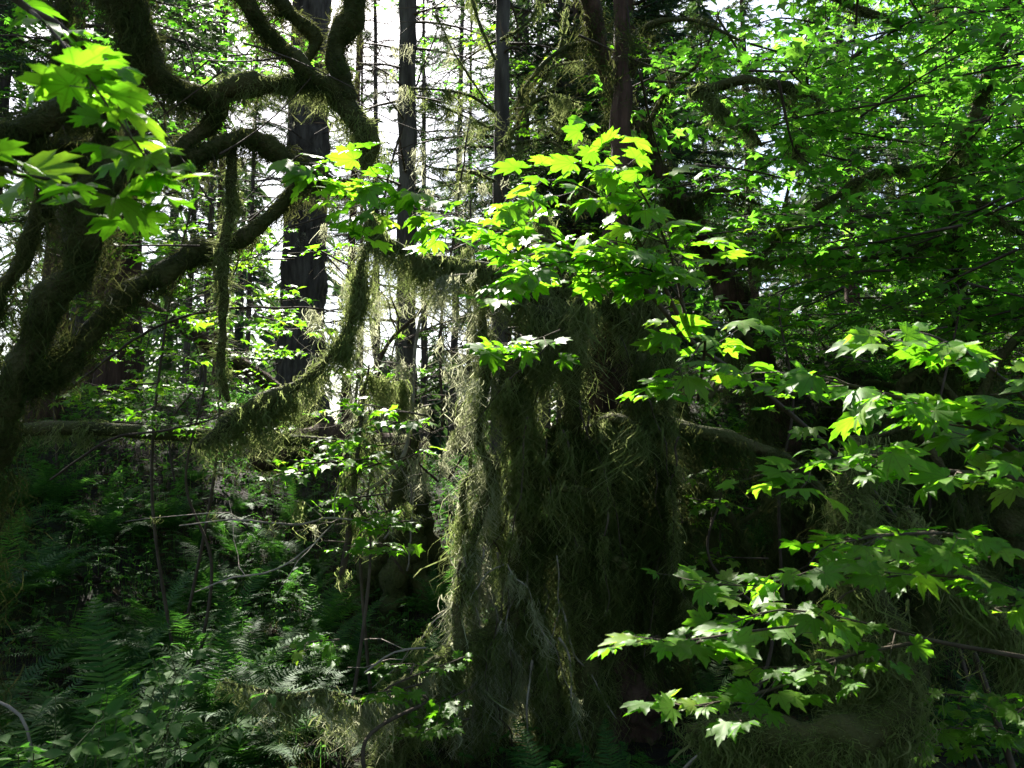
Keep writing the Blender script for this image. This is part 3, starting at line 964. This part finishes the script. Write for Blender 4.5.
scatter_maple('far maple with bright leaves at the top left behind the crooked limbs', 60, 70, 8.0, 40, 160, 100, ln=(.5, 1.2), twigs=5, tlen=(.2, .4), size=.07, mat='maple_yellow')
scatter_maple('far maple below the canopy, on top of the right bank', 830, 310, 9.0, 44, 200, 70, ln=(.5, 1.2), twigs=5, tlen=(.2, .4), size=.07)
scatter_maple('maple sapling on the right bank behind the looped shaggy branch', 900, 420, 6.2, 26, 170, 90, ln=(.4, .9))
scatter_maple('maple with sparse glowing leaves in the glare behind the slender conifer', 440, 90, 15.0, 18, 100, 100, ln=(.5, 1.4), twigs=5, tlen=(.2, .5), size=.07, mat='maple_yellow')
scatter_maple('maple with sparse leaves in front of the drooping hemlock', 600, 150, 8.0, 22, 110, 120, ln=(.5, 1.0), twigs=4, tlen=(.2, .4), size=.06)

# near leaves hanging in from the upper left
bn = np.array([-1.9, 1.2, float(ground_z(-1.9, 1.2))])
maple('maple_sapling', 'maple sapling close by with large dark soft leaves at the upper left corner', bn, [
    (np.vstack([[*bn, .02], [-1.75, 1.3, 1.6, .016], [*P(-60, 20, 1.7), .012], [*P(30, 10, 1.7), .008], [*P(95, 60, 1.7), .005], [*P(125, 120, 1.7), .003]]), dict(twigs=6, tlen=(.1, .22), start=.6)),
    (np.vstack([[-1.75, 1.3, 1.6, .01], [*P(-60, 190, 1.65), .008], [*P(20, 175, 1.65), .005], [*P(110, 195, 1.65), .002]]), dict(twigs=5, tlen=(.1, .2), start=.45)),
    (np.vstack([[*P(30, 10, 1.7), .005], [*P(60, 40, 1.6), .003], [*P(140, 150, 1.6), .002]]), dict(twigs=3, tlen=(.08, .15), start=.3)),
], group='young maples in the undergrowth', size=.085, node=.11, tilt=.45, face=(0, -.5, 0))


# ------------------------------------------------------------------ background conifers
def conifer(label, base, h, r, lean=(0, 0), first=3.0, n=60, blen=2.2, dead=30, lich=0, bark='bark', name='conifer', dens=26, group='conifers behind the clearing', crown=True, flare=1.6, near=True, fdec=.35, dlow=.8, sub=4, taper=.75):
    t = thing(name, label, 'tree', base, group)
    z = np.linspace(0, 1, 12)
    C = np.column_stack([base[0] + lean[0] * z * h, base[1] + lean[1] * z * h, base[2] - .15 + z * h,
                         r * (1 - taper * z) * (1 + (flare - 1) * np.exp(-z * h / fdec))])
    b = MB()
    tube(b, spline(C, .12 if near else .3), 20 if near else 10, .17, 5)
    b.build('trunk', M[bark], t, base)
    lb, nb, db, cb = MB(), MB(), MB(), MB()

    def at(zz):
        return np.array([base[0] + lean[0] * zz, base[1] + lean[1] * zz, base[2] + zz])
    for k in range(dead):                                   # dead lower branches
        zz = rng.uniform(dlow, min(h, 10 if near else 13))
        a = rng.uniform(0, 6.28)
        L = rng.uniform(.5, 1.5) * (.5 + r * 3)
        d = np.array([math.cos(a), math.sin(a), rng.uniform(-.3, .35)])
        s = np.linspace(0, 1, 7)[:, None]
        pp = at(zz) + d * L * s + np.array([0, 0, -.25]) * L * s ** 2 + rng.normal(size=3) * .12 * L * s ** 1.5
        db, cb = (MB(), MB()) if near else (db, cb)
        S = tube(db, np.column_stack([pp, np.linspace(.016, .003, 7)]), 4, 0, cap=False)
        for q in range(sub):
            i = rng.integers(2, 6)
            d2 = norm(d + rng.normal(size=3) * .7)
            p2 = pp[i] + d2 * L * .4 * s + rng.normal(size=3) * .06 * s ** 2
            S2 = tube(db, np.column_stack([p2, np.linspace(.006, .002, 7)]), 3, 0, cap=False)
            if lich:
                beard(cb, S2, int(lich * .5), 10, (.04, .22), .005, .02, under=False)
        if lich:
            beard(cb, S, lich, 12, (.05, .3), .005, .025, under=False)
        if near:
            bo = db.build('dead_branch', M['twig'], t, base)
            if cb.n:
                cb.build('lichen_clumps', M['lichen'], bo, base)
    for k in range(n if crown else 0):
        zz = first + (h - first) * (k + rng.random()) / n
        a = rng.uniform(0, 6.28)
        L = blen * (1 - .75 * (zz - first) / (h - first)) * rng.uniform(.6, 1.1)
        d = np.array([math.cos(a), math.sin(a), .12])
        s = np.linspace(0, 1, 9)[:, None]
        pp = at(zz) + d * L * s + np.array([0, 0, -.34]) * L * s ** 2
        tube(lb, np.column_stack([pp, np.linspace(.028, .004, 9)]), 4, 0, cap=False)
        m = int(dens * L)
        f = rng.uniform(.15, 1, m)
        sd = np.array([-d[1], d[0], 0])
        sg = rng.choice([-1, 1], m)
        root = at(zz) + d * (L * f)[:, None] + np.array([0, 0, -.34]) * (L * f ** 2)[:, None]
        tl = rng.uniform(.18, .5, m) * L * .45 * (1.15 - .7 * f)
        dd = d * rng.uniform(.3, .9, (m, 1)) + sd * (sg * rng.uniform(.5, 1, m))[:, None] + rng.normal(0, .12, (m, 3))
        # twig carries needles as short leaflets
        q = 9
        ff = np.linspace(.1, 1, q)
        tw = root[:, None] + norm(dd)[:, None] * (tl[:, None] * ff)[..., None]
        tw[..., 2] -= .35 * tl[:, None] * ff ** 2
        tw = tw.reshape(-1, 3)
        nd = np.repeat(norm(dd), q, 0) * .6 + rng.normal(0, .6, (m * q, 3)) * [1, 1, .5]
        ribbons(nb, tw, nd, rng.uniform(.04, .10, m * q), .016, 1, .3, 0, .4)
        ribbons(lb, root, dd, tl, .006, 2, .35, 0, .4)
    pairs = [(nb, M['needle']), (lb, M['twig'])] + ([] if near else [(db, M['twig'])])
    if sum(p_[0].n for p_ in pairs):
        build_multi('crown', pairs, t, base)
    return t


T1 = conifer('slender grey conifer standing in the bright gap, its base flaring into a dark stump', gp(408, 7.2), 18, .105, (-.012, .0), 14, 20, 1.2, 44, 0, flare=1.5, fdec=.5, dlow=2.2, sub=5)
b1_ = gp(408, 7.2)
for k in range(7):
    a = 6.283 * k / 7 + rng.uniform(-.3, .3)
    q = rng.uniform(.3, .55)
    e = b1_ + np.array([math.cos(a) * q, math.sin(a) * q, 0])
    e[2] = float(ground_z(e[0], e[1])) - .05
    m_ = b1_ + np.array([math.cos(a) * q * .42, math.sin(a) * q * .42, rng.uniform(.25, .5)])
    mossy(T1, b1_, np.array([[*(b1_ + [math.cos(a) * .06, math.sin(a) * .06, rng.uniform(.9, 1.5)]), .07], [*m_, .11], [*e, .08]]), 'root', 4200, (.01, .04), 30, 36,
          (.05, .25), mat='moss_dark', core='mossbed', rough=.35, thin=1)
T2 = conifer('grey conifer with curved mossy dead branches rising just behind the mossy old tree', gp(497, 6.6), 18, .08, (.008, 0), 14, 20, 1.2, 40, 0, dlow=2.0, sub=5)
for pts in ([(500, 150, 6.6, .04), (530, 102, 6.5, .035), (558, 53, 6.4, .03), (570, -20, 6.4, .02)],
            [(495, 112, 6.6, .03), (463, 93, 6.5, .026), (410, 88, 6.4, .012)], [(490, 128, 6.6, .022), (455, 112, 6.5, .018), (425, 100, 6.4, .008)],
            [(495, 60, 6.6, .03), (480, 25, 6.5, .028), (470, -10, 6.5, .02)], [(493, 110, 6.6, .018), (456, 56, 6.5, .014), (435, 12, 6.5, .008)],
            [(522, 110, 6.5, .025), (550, 96, 6.4, .024), (582, 104, 6.3, .012)], [(512, 130, 6.5, .022), (550, 120, 6.4, .02), (588, 138, 6.3, .01)],
            [(505, 146, 6.5, .024), (545, 140, 6.4, .024), (572, 156, 6.3, .014)], [(526, 90, 6.5, .02), (552, 68, 6.4, .02), (588, 60, 6.3, .008)],
            [(494, 180, 6.6, .03), (470, 172, 6.5, .025), (430, 168, 6.4, .012)], [(500, 40, 6.6, .025), (530, 20, 6.5, .02), (545, -20, 6.5, .012)]):
    mossy(T2, gp(497, 6.6), pix(*pts), 'limb', 5200, (.01, .03), 14, 26, (.05, .24), w=.004, sides=7, spread=.02, thin=.5)
conifer('broad grey barked conifer trunk left of the bright gap', gp(298, 12.0), 6.95, .36, (.003, 0), 5, 0, 2.0, 26, 2, sub=4, crown=False, taper=.25)


def leaning():
    base = gp(800, 6.6)
    t = thing('leaning_tree', 'dark leaning tree with a moss hung trunk crossing above the old tree', 'tree', base)
    mossy(t, base, np.vstack([[*base, .15], pix((765, 370, 6.4, .13), (735, 300, 6.3, .12), (698, 235, 6.2, .11), (656, 169, 6.1, .10), (628, 116, 6.0, .095), (607, 65, 5.9, .085), (590, 10, 5.8, .08), (578, -50, 5.8, .07))]),
          'trunk', 5000, (.02, .05), 90, 46, (.08, .5), mat='moss_dark', core='redbark', spread=.05)
    for pts in ([(610, 70, 5.9, .04), (640, 30, 5.8, .035), (690, 20, 5.7, .03), (740, 40, 5.6, .015)], [(640, 140, 6.0, .03), (665, 95, 5.9, .03), (700, 60, 5.8, .02), (720, 10, 5.8, .01)],
                [(600, 40, 5.9, .03), (560, 50, 5.8, .03), (530, 80, 5.7, .02), (515, 110, 5.7, .01)], [(650, 160, 6.1, .025), (610, 175, 6.0, .025), (570, 200, 5.9, .015)],
                [(680, 205, 6.1, .03), (720, 190, 6.0, .03), (760, 205, 5.9, .015)]):
        mossy(t, base, pix(*pts), 'limb', 5000, (.02, .05), 13, 30, (.05, .22), mat='moss_dark', spread=.03, thin=.55)


leaning()
FAR = [(200, 19, 'far hemlock seen through the lower mossy arch'), (245, 23, 'far hemlock left of the broad grey trunk'), (182, 25, 'far hemlock deep behind the hanging mossy limb'),
       (362, 24, 'far hemlock deep in the gap left of the slender conifer'), (425, 19, 'far thin crowned hemlock just right of the slender conifer'), (468, 23, 'far hemlock deep in the gap left of the mossy grey conifer'), (508, 20, 'far hemlock behind the mossy grey conifer'), (280, 22, 'far hemlock mostly hidden by the broad grey trunk'),
       (45, 9.5, 'bushy dark hemlock between the leaning trunk and the large near leaves'), (115, 11, 'bushy dark hemlock behind the top of the leaning mossy trunk'), (120, 13, 'bushy hemlock under the crooked top limbs'), (-90, 9, 'bushy hemlock just outside the left edge'),
       (-140, 14, 'dark conifer far to the left, half out of view'), (-30, 11, 'dense dark conifer at the left edge behind the leaning maple'), (75, 15, 'tall dark conifer behind the leaning trunk of the mossy maple'),
       (95, 12, 'dark conifer seen between the crossing mossy limbs'), (215, 17, 'slim dead conifer far behind the fallen log'), 
       (545, 15, 'leafless far tree right of the grey conifer'), (600, 11, 'dark conifer with drooping boughs close behind the mossy old tree'), (680, 14, 'conifer behind the leaning dark trunk'),
       (760, 20, 'far conifer showing through the maple canopy'), (860, 16, 'conifer behind the middle of the maple canopy'), (960, 19, 'conifer far behind the tall maple trunk'),
       (345, 17, 'thin bare dead tree in the glare left of the slender grey conifer'), (378, 17.5, 'thin far dead tree in the glare behind the slender conifer'), (452, 16, 'thin bare dead tree in the glare between the two grey conifers'),
       (520, 12, 'thin bare tree right behind the grey mossy conifer'), (640, 10, 'hemlock with dense dark sprays behind the leaning tree'), (1080, 13, 'dark conifer at the right edge'), (1180, 17, 'dark conifer beyond the right edge')]
for px, d, lab in FAR:
    gap = 170 < px < 575
    right = 575 <= px < 1000
    deep = gap and d >= 18
    h = d - 5.5 if deep else 14.5 if gap else min(rng.uniform(17, 26), d * .5 + 2.2) if right else rng.uniform(17, 26)
    conifer(lab, gp(px, d), h, rng.uniform(.07, .13) if gap else rng.uniform(.13, .26), (rng.normal(0, .01), 0), rng.uniform(5, 7) if deep else rng.uniform(1.8, 4),
            60 if deep else 110, rng.uniform(2.0, 3.0) * (.7 if right else 1), (110 if d > 13 else 30) if gap else 22, 5 if gap else 0, bark=rng.choice(['bark', 'redbark']), dens=30, near=False, crown=not gap or deep)


# far off wood that reads as one mass
conifer('dark hemlock with drooping sprays behind the curved mossy dead branches', gp(580, 8.6), 5.9, .12, (0, 0), 1.5, 110, 2.0, 16, 0, bark='redbark', dens=34, near=False)


for px, d, h, lab in ((522, 10.2, 15, 'dark boughed hemlock right behind the curved mossy dead branches'), (566, 9.3, 14, 'dense hemlock whose boughs darken the top centre beside the leaning tree'),
                      (628, 10.6, 9, 'hemlock with tangled boughs behind the crossing of the leaning tree')):
    conifer(lab, gp(px, d), h, .12, (.004, 0), 2.2, 95, 2.1, 40, 3, bark='bark', dens=26, near=False)


def far_wood():
    nb = MB()
    for k in range(150):
        d = rng.uniform(28, 75)
        px = rng.uniform(-300, 1350)
        x = (px - 512) / FPX * d
        z0 = float(ground_z(x, d))
        h = rng.uniform(10, 24)
        if 310 < px < 490:
            h = rng.uniform(.08, .2) * d
        tube(nb, np.array([[x, d, z0, .25], [x, d, z0 + h * .5, .16], [x, d, z0 + h, .03]]), 6, 0)
        m = 420
        f = rng.random(m) ** .8
        a = rng.uniform(0, 6.28, m)
        rad = (1 - f) * h * .16 * rng.random(m) ** .5 + .1
        root = np.stack([x + rad * np.cos(a), d + rad * np.sin(a), z0 + 1 + f * (h - 1)], -1)
        dd = np.stack([np.cos(a), np.sin(a), -.5 + 0 * a], -1) + rng.normal(0, .3, (m, 3))
        ribbons(nb, root, dd, rng.uniform(.4, 1.1, m), .28, 2, .3, .1, .3)
    o = nb.build('far_forest', M['needle'])
    tag(o, 'distant dark forest closing the view between the near trees', 'forest', kind='stuff')


far_wood()


# ------------------------------------------------------------------ bare saplings, twigs, logs
def bare(label, pts, mat='twig', name='bare_sapling', kids=5, moss=0, group='bare saplings in the bright gap', lich=0):
    path = pix(*pts)
    base = path[0, :3].copy()
    t = thing(name, label, 'sapling' if name == 'bare_sapling' else 'branch', base, group)
    b, c = MB(), MB()
    C = spline(path, .05)
    C[:, :3] += np.cumsum(rng.normal(0, .003, (len(C), 3)), 0)
    S = tube(b, C, 6, .2, 15)
    sS = [S]
    for k in range(kids):
        i = rng.integers(len(C) // 4, len(C))
        d = norm(rng.normal(size=3) * [1, .6, .7])
        L = rng.uniform(.2, .6)
        s = np.linspace(0, 1, 6)[:, None]
        pp = C[i, :3] + d * L * s + rng.normal(size=3) * .1 * s ** 2 + np.cumsum(rng.normal(0, .018, (6, 3)), 0) * (s > 0)
        sS.append(tube(b, np.column_stack([pp, np.linspace(max(.003, C[i, 3] * .5), .0015, 6)]), 4, 0, cap=False))
    b.build('stem', M[mat], t, base)
    if moss or lich:
        for S_ in sS:
            beard(c, S_, int(moss + lich), 26, (.03, .22), .004, .018, under=False)
        c.build('moss_clumps' if moss else 'lichen_clumps', M['moss' if moss else 'pale'], t, base)  # lichen here takes the strand colour brightened as if sunlit


bare('crooked mossy sapling crossing the bright gap up to the right', [(345, 470, 4.9, .012), (380, 360, 4.9, .012), (415, 315, 4.9, .012), (455, 285, 4.9, .009), (480, 262, 4.9, .005)], moss=6)
bare('pale forked sapling with a curved foot left of the old tree', [(360, 494, 4.6, .010), (395, 470, 4.6, .011), (410, 430, 4.6, .012), (413, 360, 4.6, .011), (420, 310, 4.6, .008), (440, 280, 4.6, .004)], 'deadwood', lich=5)
bare('upright mossy sapling hung with lichen below the bearded branch', [(340, 580, 4.4, .018), (348, 530, 4.4, .02), (354, 470, 4.4, .018), (362, 410, 4.4, .012), (372, 360, 4.4, .006)], moss=16)
bare('thin upright sapling left of the slender conifer', [(352, 430, 6.0, .012), (356, 340, 6.0, .012), (365, 250, 6.0, .010), (360, 120, 6.0, .006)], lich=4, kids=8)
bare('thin bent sapling right of the slender conifer', [(442, 430, 6.2, .012), (438, 340, 6.2, .012), (452, 240, 6.2, .010), (470, 120, 6.2, .006)], lich=4, kids=8)
bare('thin leaning sapling that forks high in the bright gap', [(385, 420, 6.6, .012), (372, 300, 6.6, .012), (395, 150, 6.6, .010), (440, 20, 6.6, .005)], lich=4, kids=8)
bare('slim sapling hung with white lichen close to the old tree', [(470, 470, 5.4, .014), (468, 380, 5.4, .014), (476, 300, 5.4, .012), (470, 200, 5.4, .006)], lich=6, kids=6)
reseed(b'thin stems')
stems = [(rng.uniform(335, 490), rng.uniform(4.7, 6.6), rng.uniform(430, 600), rng.uniform(210, 380), rng.normal(0, 14, 5)) for k in range(11)]
for k in range(9):
    x0, d, y1, y0, q = stems[k]
    bare('thin pale lichen hung stem in the tangle of the bright gap', [(x0 + q[i], y1 + (y0 - y1) * i / 4, d + rng.normal(0, .05), .009 * (1 - .18 * i)) for i in range(5)],
         'deadwood' if k % 2 else 'twig', kids=6, lich=2, group='thin stems tangled in the bright gap')
bare('dead white stick lying level below the bleached leaves', [(180, 525, 4.25, .003), (232, 518, 4.2, .005), (292, 522, 4.2, .006), (335, 516, 4.2, .006), (385, 521, 4.2, .004)], 'deadwood', 'dead_branch', 4, moss=2, group='dead branches in the undergrowth')
bare('dead stick curving up to the mossy upright sapling', [(195, 592, 4.0, .003), (232, 577, 4.0, .005), (262, 573, 4.0, .005), (300, 553, 4.05, .004), (328, 525, 4.1, .003)], 'deadwood', 'dead_branch', 2, group='dead branches in the undergrowth')
bare('straight thin dead branch slanting over the fallen log', [(60, 395, 4.8, .008), (170, 320, 4.8, .008), (280, 306, 4.8, .007), (345, 312, 4.8, .004)], 'twig', 'dead_branch', 6, group='dead branches in the undergrowth')
bare('dead branch hanging in an arc in front of the leaning maple', [(50, 480, 4.4, .006), (110, 440, 4.4, .007), (170, 430, 4.4, .006), (235, 412, 4.4, .003)], 'twig', 'dead_branch', 5, group='dead branches in the undergrowth')
bare('dead twig arching above the low bearded branch', [(365, 672, 3.9, .006), (395, 650, 3.9, .006), (425, 646, 3.9, .004)], 'deadwood', 'dead_branch', 2, group='dead branches in the undergrowth')
bare('pale bare stick at the foot of the right shrub', [(680, 775, 3.5, .008), (705, 752, 3.5, .008), (735, 735, 3.5, .005)], 'deadwood', 'dead_branch', 0, group='dead branches in the undergrowth')
bare('bent dead stalk at the lower left edge', [(-5, 700, 3.2, .006), (20, 715, 3.2, .006), (30, 745, 3.2, .005), (25, 790, 3.2, .004)], 'deadwood', 'dead_branch', 0, group='dead branches in the undergrowth')


def log(label, pts, mat='mossbed', moss='moss', name='fallen_log'):
    path = pix(*pts)
    base = path[0, :3].copy()
    t = thing(name, label, 'log', base)
    C = spline(path, .08)
    b, m = MB(), MB()
    S = tube(b, C, 14, .14, 6)
    b.build('stem', M[mat], t, base)
    if moss:
        fuzz(m, S, 3500, (.02, .06), .005)
        beard(m, S, 30, 30, (.05, .2), .005)
        m.build('moss_clumps', M[moss], t, base)


log('thin mossy fallen trunk lying level across the left bank', [(-40, 436, 5.6, .05), (60, 428, 5.6, .05), (180, 434, 5.6, .05), (290, 440, 5.6, .045), (345, 444, 5.6, .03)])
log('thin fallen trunk slanting down behind the left undergrowth', [(140, 300, 8.6, .05), (210, 345, 8.6, .07), (270, 385, 8.6, .08), (330, 440, 8.6, .09)], 'redbark', 'moss_dark')
log('thick dark fallen trunk below the bright gap', [(255, 455, 7.2, .16), (330, 442, 7.2, .16), (400, 452, 7.2, .14)], 'redbark', 'moss_dark')


# ------------------------------------------------------------------ ferns
def frond_mesh(L, rise, arch, name):
    n = 40
    s = np.linspace(0, 1, n + 1)
    ang = rise - arch * s ** 1.2
    dx, dz = np.cos(ang) * L / n, np.sin(ang) * L / n
    x = np.concatenate([[0], np.cumsum(dx[1:])])
    z = np.concatenate([[0], np.cumsum(dz[1:])])
    C = np.column_stack([x, .02 * np.sin(s * 3 + rng.uniform(0, 6)) * L, z])
    mb = MB()
    tube(mb, np.column_stack([C, np.linspace(.004, .001, n + 1)]), 4, 0, cap=False)
    T = norm(np.gradient(C, axis=0))
    N = np.cross(T, np.array([0, 1.0, 0])) * -1
    N = np.where(N[:, 2:3] < 0, -N, N)
    for i in range(4, n + 1):
        f = i / n
        pl = L * .17 * (min(1, (f - .06) / .22) ** .7) * (1 - f ** 2.2) ** .8 + .004
        wv = L / n * .62
        for sg in (-1, 1):
            if rng.random() < .03:
                continue
            d = np.array([0, sg, 0]) * .97 + T[i] * rng.uniform(.12, .32) + N[i] * rng.normal(.08, .12)
            q = rng.uniform(.85, 1.08) * pl
            c0, dn = C[i], N[i]
            p1 = c0 + d * q * .5 + dn * q * .03
            p2 = c0 + d * q - dn * q * .12 + T[i] * q * .08
            mb.add([c0 - T[i] * wv * .5, c0 + T[i] * wv * .5, p1 - T[i] * wv * .45, p1 + T[i] * wv * .45, p2],
                   [(2, 3, 4)], [(0, 1, 3, 2)])
    return mb.mesh(name, M['fern'], (0, 0, 0), False)


FRONDS = [frond_mesh(1.0, R(a), R(b), 'frond') for a, b in ((72, 75), (60, 80), (48, 62), (66, 105), (38, 55), (78, 62))]


def fern(label, base, size=.8, n=13, group='sword ferns on the dark bank', up=0):
    t = thing('sword_fern', label, 'fern', base, group)
    for k in range(n):
        o = bpy.data.objects.new('frond', FRONDS[int(rng.integers(0, len(FRONDS)))])
        COL.objects.link(o)
        o.parent = t
        s = size * rng.uniform(.65, 1.1)
        o.scale = (s, s, s * rng.uniform(.8, 1.15))
        o.rotation_euler = (rng.normal(0, .12), rng.normal(-up, .15), 6.283 * k / n + rng.normal(0, .25))
    return t


FERNS = [(715, 6.4, .8, 'sword fern on the bank between the old tree and the maple sapling'), (690, 7.0, .8, 'sword fern just right of the old tree, high on the bank'),
    (25, 3.7, 1.05, 'large sword fern arching across the lower left edge'), (140, 4.1, 1.0, 'large sword fern arching over the pointed leaf herbs'), (225, 4.9, .9, 'large sword fern with long arching fronds left of the low bearded branch'), (95, 4.2, 1.0, 'large sword fern with plume like fronds in the left bank'),
    (140, 5.2, .8, 'sword fern in the thick of the left bank, its tips touching the pale stems'), (60, 6.3, .8, 'sword fern under the left end of the fallen trunk'), (10, 6.0, .85, 'sword fern hidden behind the leaning trunk foot'),
    (200, 5.4, .7, 'sword fern close below the middle of the fallen trunk'), (240, 6.2, .8, 'sword fern beneath the tip of the bearded branch'), (275, 5.4, .65, 'sword fern left of the lichen hung sapling'),
    (180, 7.6, .8, 'sword fern above the fallen trunk near the reddish log'), (60, 7.6, .8, 'sword fern at the top of the left bank by the bushy hemlock'), (330, 5.6, .6, 'sword fern right behind the lichen hung sapling'),
    (440, 6.6, .6, 'sword fern in the sun right of the slender conifer'), (385, 5.4, .5, 'sword fern in front of the flaring conifer roots'), (250, 4.4, .7, 'sword fern under the curved dead stick'), (90, 3.9, .7, 'sword fern behind the pointed leaf herbs'),
    (740, 7.0, .8, 'sword fern on the bank right of the old tree'), (870, 7.2, .8, 'sword fern at the top of the right bank'), (700, 7.8, .8, 'sword fern behind the leaning tree base'), (980, 6.8, .8, 'sword fern up the bank at the right edge'),
    (460, 5.2, .5, 'sword fern between the conifer roots and the old tree'),
   
    (55, 4.4, .75, 'sword fern arching over the dark bank at the left edge'), (120, 4.7, .8, 'tall sword fern with upright fronds in the middle of the left bank'),
    (170, 4.0, .8, 'sword fern with long dark fronds arching right over the broad leaved herbs'), (215, 4.5, .75, 'sword fern with drooping fronds under the level dead stick'),
    (250, 5.2, .75, 'sword fern below the bearded branch in the shade'), (20, 5.0, .8, 'sword fern beside the foot of the leaning maple'),
    (90, 5.6, .75, 'sword fern on the upper bank under the fallen trunk'), (165, 5.8, .75, 'sword fern just below the fallen trunk, bluish in the light'),
    (300, 4.8, .6, 'small sword fern at the foot of the lichen hung sapling'), (395, 4.6, .42, 'small sword fern with fronds bleached white by the sun'),
    (352, 4.9, .45, 'small sword fern half lit under the mossy upright sapling'), (430, 5.6, .6, 'dark sword fern at the foot of the slender conifer'),
    (555, 3.7, .62, 'sword fern with upright sunlit fronds at the foot of the old tree'), (620, 3.9, .62, 'sword fern with dim upright fronds right of the lit one'),
    (-20, 3.8, .8, 'sword fern cut by the left edge'), (295, 4.7, .7, 'sword fern in deep shade above the low bearded branch'),
    (320, 6.2, .7, 'sword fern lit from behind by the thick fallen trunk'), (220, 6.8, .7, 'sword fern high on the bank behind the fallen trunk'),
    (110, 7.2, .8, 'sword fern far up the left bank'), (700, 5.0, .6, 'sword fern in deep shade under the horizontal mossy arm'), (960, 4.6, .7, 'sword fern in deep shade at the right'),
    (800, 5.6, .6, 'sword fern on the dark right bank')]
for px, d, s, lab in FERNS:
    b = gp(px, d)
    fern(lab, b, s, int(rng.integers(11, 17)))


for k in range(14):
    px, d = rng.uniform(650, 1000), rng.uniform(6.5, 9.5)
    fern('small sword fern in the dark tangle of the right bank', gp(px, d), rng.uniform(.5, .8), int(rng.integers(9, 13)), 'small ferns tangled on the right bank')
for k in range(38):
    px, d = (rng.uniform(-20, 400), rng.uniform(4.6, 7.6)) if k < 26 else (rng.uniform(150, 330), rng.uniform(5.4, 8.5))
    fern('small sword fern in the dark tangle of the left bank', gp(px, d), rng.uniform(.4, .65), int(rng.integers(9, 13)), 'small ferns tangled on the left bank')

# ------------------------------------------------------------------ broad leaved herbs at the lower left
def herb(label, px, py, d, n=5, size=.085, h=None):
    base = gp(px, d)
    top = P(px, py, d)
    t = thing('woodland_herb', label, 'plant', base, 'broad leaved herbs in the corner')
    s, l = MB(), MB()
    for k in range(n):
        tip = top + rng.normal(size=3) * [.16, .16, .07]
        s_ = np.linspace(0, 1, 7)[:, None]
        pp = base * (1 - s_) + tip * s_ + rng.normal(size=3) * .08 * np.sin(s_ * 3.1)
        tube(s, np.column_stack([pp, np.linspace(.004, .0018, 7)]), 5, 0, cap=False)
        T = norm(np.gradient(pp, axis=0))
        for i in (4, 5, 6):
            a0 = rng.uniform(0, 6.28)
            for q in range(3 if i > 4 else 2):
                a = a0 + (q - 1) * 1.25 + rng.normal(0, .2)
                hd = np.array([[math.cos(a), math.sin(a), .05]])
                place_leaves(l, OVATE, pp[i:i + 1] + hd * .02, hd, np.array([[0, -.2, 1.0]]) + rng.normal(0, .25, (1, 3)), size * rng.uniform(.7, 1.15, 1), .25)
    s.build('stem', M['stem'], t, base)
    l.build('foliage', M['herb'], t, base)


for px, py, d, lab in [(60, 735, 2.9, 'leafy herb with broad dark leaves in the lower left corner'), (110, 700, 3.1, 'leafy herb with pointed mid green leaves behind the corner ones'),
                       (160, 655, 3.5, 'leafy herb with small light leaves held level under a fern'), (150, 712, 3.0, 'leafy herb with pale grey green leaves near the low bearded branch'),
                       (172, 752, 2.8, 'leafy herb with one whitish leaf at the bottom edge'), (135, 755, 2.7, 'leafy herb with large drooping leaves at the bottom edge')]:
    herb(lab, px, py, d)
